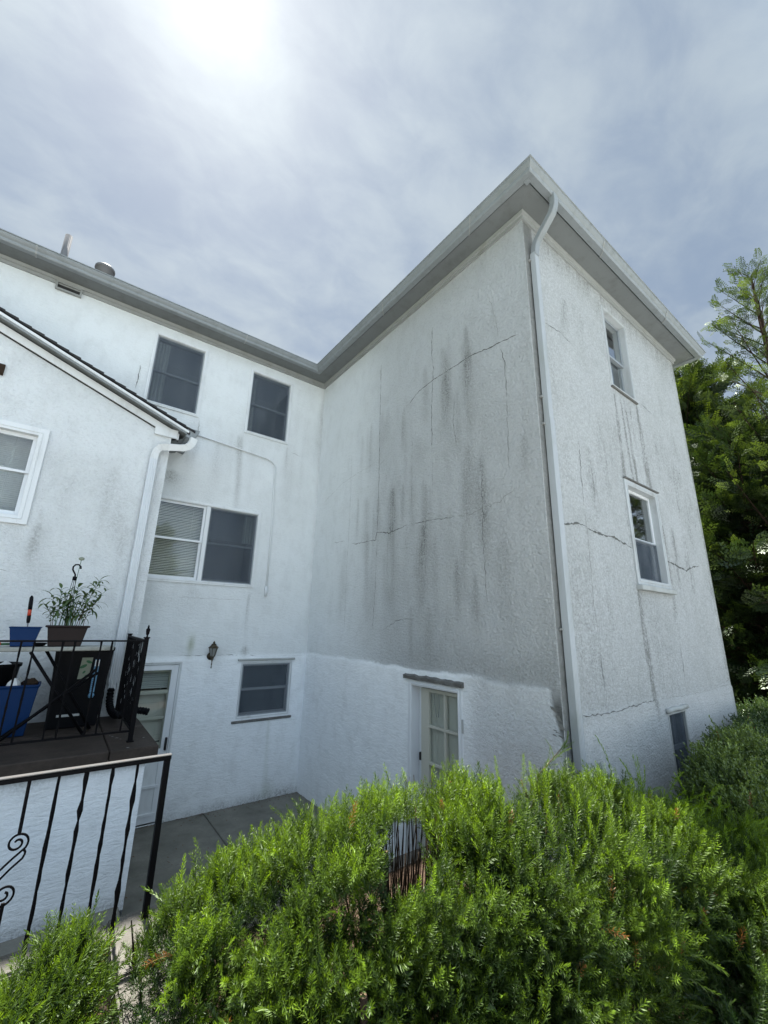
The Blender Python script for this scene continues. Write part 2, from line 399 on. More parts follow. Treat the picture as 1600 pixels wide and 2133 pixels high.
def wall(name, T, u0, u1, z0, z1, holes, parent, disp, attrs, step=0.035, reveal=0.14, warp=None):
    def lines(a, b, extra):
        n = max(2, int(round((b-a)/step))); L = np.linspace(a, b, n+1)
        for e in extra:
            if a < e < b:
                i = np.argmin(abs(L-e))
                if 0 < i < len(L)-1 and abs(L[i]-e) < step*0.6 and L[i] not in extra: L[i] = e
                else: L = np.sort(np.append(L, e))
        return np.unique(L)
    U = lines(u0, u1, [x for h in holes for x in h[:2]]); Z = lines(z0, z1, [x for h in holes for x in h[2:]])
    UU, ZZ = np.meshgrid(U, Z)
    Dd = disp(UU, ZZ)
    Zw = warp(UU, ZZ) if warp else ZZ
    x, y, z = T(UU, Dd, Zw); V = np.stack([x+0*UU, y+0*UU, z+0*UU], -1).reshape(-1, 3)
    nu = len(U); i, j = np.meshgrid(np.arange(nu-1), np.arange(len(Z)-1))
    uc = (U[:-1]+U[1:])[i]/2; zc = (Z[:-1]+Z[1:])[j]/2; keep = np.ones(i.shape, bool)
    for h in holes: keep &= ~((uc > h[0]) & (uc < h[1]) & (zc > h[2]) & (zc < h[3]))
    a = (j*nu+i)[keep]; F = np.stack([a, a+1, a+nu+1, a+nu], -1)
    at = {k: (fn(UU, ZZ)+0*UU).ravel() for k, fn in attrs.items()}
    # reveals
    RV, RF = [], []
    for h in holes:
        for (p, q) in (((h[0], h[2]), (h[0], h[3])), ((h[0], h[3]), (h[1], h[3])), ((h[1], h[3]), (h[1], h[2])), ((h[1], h[2]), (h[0], h[2]))):
            k = len(V)+len(RV)
            RV += [T(p[0], 0.004, p[1]), T(q[0], 0.004, q[1]), T(q[0], -reveal, q[1]), T(p[0], -reveal, p[1])]; RF.append((k, k+1, k+2, k+3))
    if RV:
        V = np.vstack([V, np.array(RV)]); F = np.vstack([F, np.array(RF)])
        for k in at: at[k] = np.concatenate([at[k], np.zeros(len(RV))])
    return np_mesh(name, V, F, 'stucco', parent, at, smooth=True)

Z0 = lambda U, Z: 0*U
# ------------------------------------------------------------------ ground and terrain
def flat(name, rects, z, mat, kind='structure'):
    m = MB()
    for x0, y0, x1, y1 in rects: m.add([(x0, y0, z), (x1, y0, z), (x1, y1, z), (x0, y1, z)], [(0, 1, 2, 3)])
    return tag(m.build(name, mat), kind=kind)
flat('lawn', [(-400, -3.9, -14, 400), (6.2, -5.9, 400, 400), (-14, 9, 6.2, 400), (-400, -400, 400, -45.0), (-400, -45, -30, -3.9), (34, -45, 400, -5.9)], 0.70, 'lawn')
flat('mulch_bed', [(-14, -6.45, 6.2, -3.85), (0.2, -3.85, 6.2, -3.0), (4.6, -3.0, 6.2, 9)], 0.725, 'mulch')
flat('bounce_driveway', [(-30, -45.0, 34, -6.45), (-30, -6.45, -14, -3.9), (6.2, -6.45, 34, -5.9)], 0.72, 'drive')  # unseen ground behind the viewer, made wide and pale to bounce sunlight
flat('ground', [(-14, -3.9, 4.6, 9)], -0.3, 'soil')
# courtyard paving: cast slabs with recessed joints
pav = empty('courtyard_paving', (-1.5, -1.8, 0)); tag(pav, kind='structure')
xs = [-6.0, -4.6, -2.9, -1.45, 0.0]; ys_ = [-3.68, -2.45, -1.2, 0.0]
for i in range(4):
    for j in range(3):
        dz = random.uniform(-0.004, 0.004)
        MB().box((xs[i]+0.005, ys_[j]+0.005, -0.12), (xs[i+1]-0.005, ys_[j+1]-0.005, dz)).build('paving_slab', 'paving', pav, bevel=0.006)
tag(MB().box((-6, -3.68, -0.14), (0, 0, -0.03)).build('paving_joint_bed', 'soil', pav))
tag(MB().box((-6.0, -3.68, -0.02), (-2.72, -2.14, 0.25)).build('stair_landing', 'paving', None, bevel=0.01), kind='structure')

# ------------------------------------------------------------------ house
house = empty('house', (0, 0, 0), 'white stucco three storey house with projecting wing and hipped eaves, around the courtyard', 'house')
H = 7.32
dispA = lambda U, Z: (0.010*fbm(U*1.6, Z*1.9, 1)+0.006*fbm(U*7, Z*9, 5, 3))*smst(-U, 0, .12) + 0.016*(1-smst(Z, 2.075+0.05*fbm(U*2.5, U*0, 9), 2.105+0.05*fbm(U*2.5, U*0, 9)))*smst(-U, 0, .05)
def bandB(U, Z):
    edge = 2.10+0.09*fbm(U*3.1, U*0, 12, 5)
    b = 1-smst(Z, edge-0.012, edge+0.02)
    e2 = -4.66+0.05*fbm(Z*4, Z*0, 15, 4)-0.10*smst(2.1-Z, 0, 0.5)
    return b*smst(U, e2-0.012, e2+0.015)
dispB = lambda U, Z: (0.012*fbm(U*1.3, Z*1.5, 21)+0.007*fbm(U*9, Z*9, 25, 3)+0.003*fbm(U*17, Z*19, 27, 2)*smst(-U, .6, 2.4))*smst(-U, 0, .12)*smst(U+L_, 0, .03) + 0.014*bandB(U, Z)
def dispC(U, Z):
    e = 1.865+0.06*fbm(U*3, U*0, 31, 5)
    return (0.010*fbm(U*1.4, Z*1.6, 33)+0.006*fbm(U*9, Z*9, 35, 3)+0.003*fbm(U*17, Z*19, 37, 2))*smst(U, 0, .06)*smst(W_-U, 0, .06)+0.012*(1-smst(Z, e-0.01, e+0.02))*smst(U, .1, .2)
dispD = lambda U, Z: (0.010*fbm(U*1.6, Z*1.7, 41)+0.006*fbm(U*9, Z*9, 45, 3)+0.003*fbm(U*17, Z*19, 47, 2))*smst(XD-U, 0, .06)

def streaks(U, Z, L):
    """L: (u, ztop, zbot, width, strength, drift)"""
    s_ = 0*U
    for (u, zt, zb, w, k, *dr) in L:
        d_ = dr[0] if dr else 0
        t = (zt-Z)/(zt-zb); uc = u+d_*np.clip(t, 0, 1)+0.03*fbm(Z*1.5, Z*0+u*7, 3, 3)
        ww = w*(0.35+0.65*smst(t, 0, 0.35))
        s_ = s_+k*np.exp(-((U-uc)/ww)**2)*smst(t, 0, 0.10)*(1-smst(t, 0.45, 1.0))
    return s_
def rs(seed, n, ulo, uhi, bands, w=(0.02, 0.10), k=(0.10, 0.4)):
    g = random.Random(seed); out = []
    for i in range(n):
        zt, ln = g.choice(bands); zt = zt+g.uniform(-0.25, 0.2)
        out.append((g.uniform(ulo, uhi), zt, zt-g.uniform(0.5, 1.0)*ln, g.uniform(*w), g.uniform(*k)))
    return out
SB = [(-3.83, 6.46, 5.2, 0.07, .75), (-3.86, 6.1, 4.6, 0.16, .40), (-3.46, 6.25, 4.9, 0.06, .42), (-3.44, 5.9, 4.7, 0.12, .40), (-3.66, 5.6, 4.4, .05, .3),
      (-4.57, 4.62, 4.0, 0.055, .6), (-2.59, 4.6, 3.8, .035, .45), (-3.07, 4.5, 3.2, .05, .5), (-2.98, 3.95, 2.5, 0.15, .52), (-3.59, 3.4, 2.5, .05, .6),
      (-3.85, 3.2, 2.4, .05, .5), (-3.8, 4.8, 3.4, .14, .5), (-2.35, 4.6, 3.2, 0.08, .4), (-4.0, 4.6, 3.0, .10, .4), (-4.25, 3.6, 2.3, .12, .45), (-2.0, 4.5, 3.4, .07, .35),
      (-1.75, 5.9, 4.6, .06, .35), (-1.7, 4.6, 3.3, .10, .3), (-1.1, 3.9, 2.4, .14, .28), (-2.6, 5.8, 4.9, .05, .4), (-2.9, 5.2, 4.4, .14, .2)] + \
     rs(5, 46, -4.6, -1.3, [(5.9, 1.4), (4.6, 1.6), (3.9, 1.7), (3.0, 0.9), (6.5, 1.2)]) + rs(6, 26, -4.7, -0.3, [(3.6, 1.4), (5.2, 1.3)], k=(.05, .2))
def stainB(U, Z):
    s_ = streaks(U, Z, SB)
    blotch = np.clip(fbm(U*1.5, Z*0.9, 51)*1.6, 0, 1)*smst(-U, 0.9, 2.2)*(1-smst(Z, 5.0, 6.3))
    s_ = s_+0.55*blotch+0.10*smst(-U, 1.2, 3.2)*(1-smst(Z, 5.2, 6.4))+0.05
    s_ = s_*(1-.35*smst(-U, 3.9, 4.5)); s_ = s_+0.30*smst(-U, 4.45, 4.75)*(1-smst(Z, 2.6, 3.6))*smst(Z, 2.0, 2.2)
    s_ = s_+0.25*smst(Z, 2.05, 2.2)*(1-smst(Z, 2.2, 2.55))*smst(-U, 2, 3)
    return np.clip(s_*.60, 0, 1)*(1-0.93*bandB(U, Z))
SA = [(-1.56, 5.86, 3.9, .05, .42, .07), (-1.60, 5.8, 5.2, .05, .3), (-.69, 5.83, 5.2, .025, .3), (-1.13, 3.1, 2.1, .022, .45, .03), (-1.1, 2.25, 2.05, .05, .6), (-3.24, 6.7, 5.9, .012, .5),
      (-2.6, 3.1, 2.6, .3, .15), (-2.0, 3.1, 2.5, .3, .15), (-.05, 7.0, 5.2, .10, .22), (-2.27, 5.8, 4.9, .03, .2), (-2.55, 4.9, 4.6, .12, .45)] + rs(9, 26, -2.5, -0.1, [(6.8, 2.0), (5.8, 2.0), (3.6, 1.4)], k=(.03, .10), w=(.03, .15))
def stainA(U, Z):
    s_ = streaks(U, Z, SA)
    s_ = s_+0.55*np.exp(-(Z/0.10)**2)*(0.4+1.6*np.clip(fbm(U*5, Z*5, 61)+.25, 0, 1))+0.16*np.exp(-(Z/.45)**2)*np.clip(fbm(U*3, Z*3, 64)*3+.4, 0, 1)
    s_ = s_+0.35*np.clip(fbm(U*0.9, Z*0.8, 63), 0, 1)
    s_ = s_+0.35*np.exp(-((U+.0)/.05)**2)*(0.5+fbm(Z*3, Z*0, 66))*smst(Z, 2, 2.6)
    return np.clip(s_, 0, 1)
SCs = [(1.88, 5.79, 3.7, .034, 2.0, -.02), (2.05, 5.77, 4.0, .026, 1.0, .1), (2.17, 5.77, 3.9, .026, 1.4, .10), (2.57, 5.82, 3.8, .048, 3.0, .07), (1.79, 3.12, 1.5, .040, 3.0, .10), (1.77, 4.2, 3.1, .014, .5),
       (2.78, 3.12, 2.5, .018, .4), (2.84, 4.15, 2.3, .06, .45), (3.15, 4.1, 2.6, .12, .40), (3.6, 4.0, 2.7, .14, .3), (1.35, 5.2, 3.9, .10, .25), (1.0, 4.7, 3.6, .09, .25)] + \
      rs(12, 30, .35, 4.3, [(4.6, 1.3), (5.6, 1.4), (3.6, 1.3), (6.6, 1.0)], k=(.05, .16), w=(.03, .12))
def stainC(U, Z):
    s_ = streaks(U, Z, SCs)+0.5*np.clip(fbm(U*1.2, Z*.9, 71)*1.1, 0, 1)+0.34
    s_ = s_+0.3*np.exp(-((U-W_)/.1)**2)
    s_ = s_+0.2*smst(Z, 6.8, 7.3)
    return np.clip(s_, 0, 1)*(1-.35*(1-smst(Z, 1.75, 1.9)))
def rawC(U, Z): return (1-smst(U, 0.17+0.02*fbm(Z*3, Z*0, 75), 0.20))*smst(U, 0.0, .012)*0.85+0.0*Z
def rawB(U, Z):
    return (1-smst(U, -4.70, -4.64+0.0*Z))*(1-smst(Z, 1.9, 2.15))*(1-bandB(U, Z))
bandA = lambda U, Z: 1-smst(Z, 2.06+0.05*fbm(U*2.5, U*0, 9), 2.13)
def warmA(U, Z):
    return 0.55*np.exp(-((U+1.92)/.045)**2-((Z-2.27)/.12)**2)+0.16*np.exp(-((U+.6-.03*(1.1-Z))/.028)**2)*(Z < 1.13)*smst(Z, 0.1, .4)+.25*np.exp(-((U+.55)/.10)**2-((Z-.12)/.12)**2)
# window openings, outer edge of the casing
WA1 = (-3.12, -2.30, 5.875, 7.15); WA2 = (-1.53, -0.70, 5.85, 7.13); WA3 = (-2.80, -1.067, 3.16, 4.45); WA4 = (-1.157, -0.25, 1.156, 2.016); DA = (-2.70, -1.983, 0.0, 2.05)
DB = (-3.63, -2.76, 0.0, 1.983)
WC1 = (1.83, 2.56, 5.80, 7.11); WC2 = (1.80, 2.78, 3.14, 4.466); WC3 = (2.10, 2.62, 0.80, 1.735)
ins = lambda h, i=0.02: (h[0]+i, h[1]-i, h[2]+(i if h[2] > 0 else 0), h[3]-i)
wa = wall('wall', TA, -9.0, 0.0, 0.0, H+.12, [ins(h) for h in (WA1, WA2, WA3, WA4, DA)], house, dispA,
          dict(band=bandA, stain=stainA, coarse=lambda U, Z: 0.12+0*U, raw=Z0, warm=warmA))
wb = wall('wall', TB, -L_, 0.0, 0.0, H+.12, [ins(DB)], house, dispB,
          dict(band=bandB, stain=stainB, coarse=lambda U, Z: np.clip((0.22+0.78*smst(-U, .6, 2.6))*(1-bandB(U, Z))+bandB(U, Z)*(.10+.75*smst(-U, 3.5, 3.9)), 0, 1), raw=rawB, warm=Z0), step=.022)
wc = wall('wall', TC, 0.0, W_, 0.0, H+.12, [ins(h) for h in (WC1, WC2, WC3)], house, dispC,
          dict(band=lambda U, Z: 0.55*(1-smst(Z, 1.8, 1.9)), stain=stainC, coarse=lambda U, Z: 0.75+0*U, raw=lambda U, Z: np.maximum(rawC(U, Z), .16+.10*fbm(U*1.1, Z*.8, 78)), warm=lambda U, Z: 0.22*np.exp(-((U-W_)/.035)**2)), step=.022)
tag(wa, 'rear wall behind the courtyard, brighter paint on its lower band'); tag(wb, 'wing wall with dark weather streaks and cracks'); tag(wc, 'end wall of the wing with two stacked windows')
def rake(u): return 5.33-0.385*(u+2.54)       # top of the lean-to roof at its gable
gw = lambda U, Z: np.where(Z > 4.95, 4.95+(Z-4.95)/(1.0)*(rake(U)-0.10-4.95), Z)
SD = [(-3.95, 3.9, 3.1, .05, .3), (-3.3, 4.6, 3.4, .2, .22), (-3.95, 3.7, 3.0, .06, .35), (-3.15, 4.0, 3.2, .15, .2)] + rs(15, 14, -4.8, -2.8, [(4.6, 1.2), (3.8, 1.2)], k=(.04, .14))
WD = (-5.25, -4.055, 3.65, 4.865)
wd = wall('wall', TD, -7.5, XD, 1.40, 5.95, [ins(WD)], house, dispD,
          dict(band=lambda U, Z: .25+0*U, stain=lambda U, Z: np.clip(.7*streaks(U, Z, SD)+.4*np.clip(fbm(U*1.5, Z*1.2, 81), 0, 1), 0, 1), coarse=lambda U, Z: 0.62+0*U, raw=Z0, warm=Z0), warp=gw, step=.025)
tag(wd, 'gable wall of the lean-to above the porch')
# plain hidden walls that close the volumes
MB().add([(W_, -L_, 0), (W_, 8, 0), (W_, 8, 7.45), (W_, -L_, 7.45)], [(0, 1, 2, 3)]).build('wall', 'trim', house)
m = MB(); m.add([(W_, 8, 0), (-9, 8, 0), (-9, 8, 7.45), (W_, 8, 7.45)], [(0, 1, 2, 3)]); m.add([(-9, 0, 0), (-9, 8, 0), (-9, 8, 7.45), (-9, 0, 7.45)], [(0, 1, 2, 3)]); m.build('wall', 'trim', house)
side = lambda u, d, z: (XD+d, u, z)
wall('wall', side, YD, -0.0, 0.0, 5.2, [], house, lambda U, Z: 0*U, dict(band=lambda U, Z: .3+0*U, stain=lambda U, Z: .1+0*U, coarse=lambda U, Z: .6+0*U, raw=Z0, warm=Z0), step=.1)
MB().box((-7.5, YD+.02, -.02), (XD-.01, YD+.2, 1.42)).build('wall', 'trim', house)

# cracks: thin jagged grooves of dark render that follow the wall
def crack(T, disp, pts, w=0.006, mat='crack', seed=0, jit=0.018, side_=0.6, off=0.0025):
    g = random.Random(seed+int(pts[0][0]*100)); P = []
    for (a, b) in zip(pts[:-1], pts[1:]):
        n = max(2, int(math.hypot(b[0]-a[0], b[1]-a[1])/0.035))
        for k in range(n):
            t = k/n; P.append((a[0]+(b[0]-a[0])*t+g.uniform(-jit, jit)*.6, a[1]+(b[1]-a[1])*t+g.uniform(-jit, jit)*.6))
    P.append(pts[-1]); m_ = MB(T); vs = []; N = len(P)
    for i, p in enumerate(P):
        a = P[max(i-1, 0)]; b = P[min(i+1, N-1)]; dx, dz = b[0]-a[0], b[1]-a[1]; l_ = math.hypot(dx, dz) or 1
        ww = w*(0.25+0.95*g.random()**1.3)*min(1, (i+.4)/3, (N-i-.6)/3); nx_, nz_ = -dz/l_*ww/2, dx/l_*ww/2
        for sg in (1, -1):
            uu, zz_ = p[0]+sg*nx_, p[1]+sg*nz_
            vs.append((uu, float(disp(np.array(uu), np.array(zz_)))+off, zz_))
    for i in range(N-1): m_.add([vs[2*i], vs[2*i+1], vs[2*i+3], vs[2*i+2]], [(0, 1, 2, 3)])
    return m_.build('crack', mat, house)
for pts, w, mt, j in [
    ([(-2.68, 5.75), (-2.93, 5.87), (-3.2, 5.91), (-3.77, 5.91), (-4.01, 5.90), (-4.23, 5.85), (-4.37, 5.84), (-4.6, 5.80)], .012, 'crack', .012),
    ([(-3.95, 5.905), (-4.08, 5.88)], .018, 'crack', .01), ([(-4.15, 5.86), (-4.30, 5.845)], .02, 'crack', .01),
    ([(-0.72, 3.96), (-1.11, 3.95)], .005, 'crack', .02), ([(-1.3, 3.86), (-1.97, 3.84), (-1.99, 3.95), (-2.28, 3.89), (-2.7, 3.94)], .012, 'crack', .02),
    ([(-2.78, 3.93), (-3.09, 3.92), (-3.57, 3.88)], .009, 'crack', .015), ([(-3.6, 3.87), (-3.85, 3.87), (-4.22, 3.92), (-4.45, 4.02)], .007, 'scar', .03),
    ([(-1.98, 6.84), (-1.99, 6.01), (-2.01, 4.77), (-2.0, 3.96)], .010, 'crack', .008), ([(-2.0, 3.8), (-1.99, 3.09), (-1.95, 2.55)], .006, 'crack', .01),
    ([(-3.22, 6.78), (-3.20, 6.32), (-3.23, 6.1), (-3.19, 5.49), (-3.19, 4.85)], .010, 'crack', .012), ([(-3.19, 4.8), (-3.2, 4.2)], .004, 'scar', .01),
    ([(-4.2, 6.65), (-4.29, 6.31), (-4.34, 5.93)], .005, 'scar', .015), ([(-4.36, 5.75), (-4.4, 5.55), (-4.40, 5.1)], .009, 'crack', .012), ([(-4.40, 5.1), (-4.39, 4.79), (-4.37, 4.23)], .006, 'crack', .012),
    ([(-3.62, 5.51), (-3.58, 5.11), (-3.63, 4.77)], .006, 'crack', .012), ([(-1.19, 5.52), (-1.21, 4.47), (-1.19, 3.36), (-1.2, 2.55)], .005, 'scar', .01),
    ([(-4.0, 4.34), (-3.99, 3.51), (-4.0, 2.85)], .007, 'crack', .02), ([(-2.79, 5.24), (-2.78, 4.14)], .005, 'scar', .01), ([(-2.27, 3.85), (-2.25, 3.3)], .005, 'scar', .01),
    ([(-2.0, 5.0), (-2.1, 5.05), (-2.2, 5.07)], .005, 'scar', .01), ([(-2.2, 2.55), (-2.5, 2.68), (-2.75, 2.70)], .006, 'crack', .015),
    ([(-0.3, 4.8), (-.9, 5.0), (-1.9, 5.1)], .004, 'scar', .015), ([(-2.7, 3.93), (-2.68, 3.8)], .008, 'crack', .01)]:
    crack(TB, dispB, pts, w, mt, 1, j)
for pts, w, mt, j in [
    ([(0.30, 6.00), (0.6, 6.04), (0.89, 6.0)], .010, 'crack', .014), ([(0.28, 3.62), (0.59, 3.68), (0.75, 3.67)], .026, 'crack', .012), ([(0.75, 3.66), (0.97, 3.63), (1.36, 3.64), (1.78, 3.57)], .026, 'crack', .014),
    ([(0.88, 3.68), (.97, 3.66), (1.06, 3.64)], .035, 'scar', .01),
    ([(0.78, 4.75), (0.76, 4.25), (0.74, 3.9)], .010, 'crack', .016), ([(.74, 3.9), (0.76, 3.56), (0.73, 2.86), (0.75, 2.58)], .010, 'scar', .016), ([(0.76, 2.48), (0.75, 2.26), (0.76, 2.04)], .010, 'crack', .012),
    ([(2.78, 3.53), (3.12, 3.50), (3.46, 3.46), (3.75, 3.55), (4.01, 3.58)], .026, 'crack', .014), ([(2.74, 5.86), (2.9, 5.84), (3.14, 5.8)], .012, 'crack', .014),
    ([(2.79, 2.46), (2.80, 2.19), (2.78, 1.96)], .009, 'crack', .01), ([(1.26, 2.2), (1.28, 2.02)], .008, 'crack', .01), ([(.72, 5.2), (.85, 5.22)], .006, 'crack', .01),
    ([(3.6, 5.05), (3.95, 5.03)], .007, 'crack', .02), ([(4.3, 1.93), (4.47, 1.98)], .012, 'crack', .01),
    ([(.25, 1.87), (.8, 1.85), (1.2, 1.87), (1.9, 1.88)], .010, 'crack', .018), ([(1.95, 1.88), (2.6, 1.87), (3.4, 1.87), (4.4, 1.9)], .005, 'scar', .014)]:
    crack(TC, dispC, pts, w, mt, 2, j)
for pts, w, mt, j in [([(-2.1, 2.12), (-1.3, 2.11), (-.9, 2.10)], .006, 'crack', .012), ([(-3.24, 6.48), (-3.24, 6.05)], .012, 'crack', .012), ([(-2.27, 5.85), (-2.27, 5.55)], .01, 'scar', .01),
                      ([(-.62, 5.72), (-.5, 5.71), (-.43, 5.68)], .008, 'crack', .01), ([(-.55, 2.09), (-.05, 2.07)], .004, 'scar', .012), ([(-2.2, 2.95), (-1.2, 2.96)], .004, 'scar', .02)]:
    crack(TA, dispA, pts, w, mt, 3, j)
crack(TD, dispD, [(-4.35, 3.2), (-4.2, 3.12), (-4.1, 3.1)], .010, 'crack', 4, .01)
# torn plaster lip at the foot of the wing's corner
lip = MB(TB); g = random.Random(4)
for k in range(9):
    uu = -4.72+g.uniform(-.03, .05); zz_ = 1.86+g.uniform(-.16, .12); s_ = g.uniform(.015, .035)
    lip.add([(uu-s_, .003, zz_-s_*g.random()), (uu+s_, .003, zz_-s_*.4), (uu+s_*.5, .02, zz_+s_*.8), (uu-s_*.6, .022, zz_+s_*.7)], [(0, 1, 2, 3)])
lip.build('plaster_flake', 'scar', house)

# ---- eaves: each run has its own frieze, soffit, gutter
def run_pts(o):
    return [(-9.0, -o), (-o, -o), (-o, -L_-o), (W_+o, -L_-o), (W_+o, 8.0)]
def run_prism(i, prof, name, mat):
    m_ = MB(); a = [(*run_pts(o)[i], z) for o, z in prof]; b = [(*run_pts(o)[i+1], z) for o, z in prof]
    m_.loft([a, b]); return m_.build(name, mat, house)
for i in range(4):
    run_prism(i, [(-.05, 7.300), (.022, 7.300), (.022, 7.345), (.040, 7.350), (.048, 7.395), (-.05, 7.395)], 'frieze', 'frieze')
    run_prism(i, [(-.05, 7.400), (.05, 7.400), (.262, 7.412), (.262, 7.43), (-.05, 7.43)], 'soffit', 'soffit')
    run_prism(i, [(.268, 7.425), (.274, 7.425), (.274, 7.52), (.268, 7.52)], 'fascia', 'eavesgap')
    run_prism(i, [(.278, 7.396), (.352, 7.392), (.362, 7.405), (.366, 7.43), (.385, 7.448), (.402, 7.470), (.405, 7.488), (.418, 7.492), (.418, 7.503), (.395, 7.503), (.385, 7.475), (.355, 7.44), (.348, 7.41), (.286, 7.41), (.286, 7.50), (.278, 7.50)], 'gutter', 'gutter')
def joint(i, t, w=.02):
    prof = [(.274, 7.388), (.354, 7.385), (.366, 7.40), (.370, 7.425), (.389, 7.444), (.407, 7.468), (.41, 7.485), (.405, 7.49), (.36, 7.49), (.274, 7.49)]
    m_ = MB(); ra = []
    for tt in (t, t+w):
        rg = []
        for o, z in prof:
            p, q_ = run_pts(o)[i], run_pts(o)[i+1]; l_ = math.hypot(q_[0]-p[0], q_[1]-p[1]); rg.append((p[0]+(q_[0]-p[0])*tt/l_, p[1]+(q_[1]-p[1])*tt/l_, z))
        ra.append(rg)
    m_.loft(ra); m_.build('gutter_joint', 'frieze', house)
for i, t in ((0, 4.3), (0, 7.2), (1, 2.1), (1, 3.9), (2, 1.6), (2, 3.6)): joint(i, t)
# mitre plates at the outer corner and joints of the soffit
MB().box((-.30, -L_-.30, 7.388), (-.24, -L_-.24, 7.398)).build('mitre_plate', 'gutter', house)
# low hipped roof
rf = MB(); e = .33; sl = .35
def rz(o): return 7.505+sl*(o+e)
rf.loft([[(-9, -e, 7.505), (-9, 4, rz(4)), (-9, 8.3, 7.505), (-9, 8.3, 7.53), (-9, 4, rz(4)+.03), (-9, -e, 7.535)], [(W_+e, -e, 7.505), (W_+e, 4, rz(4)), (W_+e, 8.3, 7.505), (W_+e, 8.3, 7.53), (W_+e, 4, rz(4)+.03), (W_+e, -e, 7.535)]])
rf.add([(-e, -L_-e, 7.506), (W_+e, -L_-e, 7.506), (W_/2, -L_+W_/2, rz(W_/2)), (W_/2, 3, rz(W_/2)), (-e, 3, 7.506), (W_+e, 3, 7.506)], [(0, 1, 2), (0, 2, 3, 4), (1, 5, 3, 2)])
rf.build('roof', 'roof', house)
MB().tube([(-4.6, 1.2, 7.9), (-4.61, 1.2, 9.14)], .055, 14).build('vent_pipe', 'pipe', house, True)
m = MB(); m.lathe((-4.0, 1.0, 8.1), [(.10, -.3), (.10, .42), (.135, .44), (.135, .50), (.155, .505), (.155, .545), (.13, .57), (.0, .585)], 18); m.build('roof_ventilator', 'pipe', house, True)
# eaves vent
m = MB(TA); m.ring(-4.45, -4.14, 7.21, 7.34, .022, 0.005, .05); v = m.build('eaves_vent', 'frieze', house); MB(TA).box((-4.43, .01, 7.23), (-4.16, .02, 7.32)).build('vent_opening', 'hingeblack', v)
# conduit on the rear wall
m = MB(TA)
cp = [(-2.35, .022, 5.57), (-1.9, .022, 5.535), (-1.25, .022, 5.485), (-1.05, .022, 5.465), (-.97, .022, 5.44), (-.92, .022, 5.38), (-.905, .022, 5.28), (-.885, .022, 4.8), (-.86, .022, 4.2), (-.855, .022, 3.2)]
m.tube([TA(*p) for p in cp], .013, 8) if False else MB.tube(m, [Vector(p) for p in cp], .013, 8)
m.box((-.875, .005, 3.04), (-.835, .045, 3.20)); m.build('conduit', 'trim', house, True)

# ------------------------------------------------------------------ windows
def blinds(T, u0, u1, z0, z1, d, mat, parent, pitch=.025, tilt=50, wid=.024):
    m_ = MB(T); z = z1-.02; ca, sa = math.cos(R(tilt))*wid/2, math.sin(R(tilt))*wid/2; g = random.Random(int(u0*100))
    while z > z0+.01:
        j = g.uniform(-.0015, .0015)
        m_.loft([[(u, d-ca, z+sa+j), (u, d+ca, z-sa+j), (u, d+ca, z-sa+.0012+j), (u, d-ca, z+sa+.0012+j)] for u in (u0, u1)]); z -= pitch
    for uu in (u0+(u1-u0)*.18, u0+(u1-u0)*.8): m_.box((uu-.002, d+.014, z0), (uu+.002, d+.016, z1))
    o = m_.build('blind', mat, parent); return o
def room(T, u0, u1, z0, z1, d0, d1, parent, mat='room'):
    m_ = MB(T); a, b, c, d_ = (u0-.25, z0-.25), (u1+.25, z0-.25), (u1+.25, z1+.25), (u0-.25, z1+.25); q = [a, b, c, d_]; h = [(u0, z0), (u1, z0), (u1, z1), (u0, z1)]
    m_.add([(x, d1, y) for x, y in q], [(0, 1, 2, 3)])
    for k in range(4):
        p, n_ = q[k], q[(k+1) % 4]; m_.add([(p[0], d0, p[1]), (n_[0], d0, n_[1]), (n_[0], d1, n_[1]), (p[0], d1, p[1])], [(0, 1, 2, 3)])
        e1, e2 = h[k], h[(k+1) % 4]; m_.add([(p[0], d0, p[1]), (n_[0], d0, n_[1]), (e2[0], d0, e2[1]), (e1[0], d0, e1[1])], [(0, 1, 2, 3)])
    return m_.build('room_interior', mat, parent)
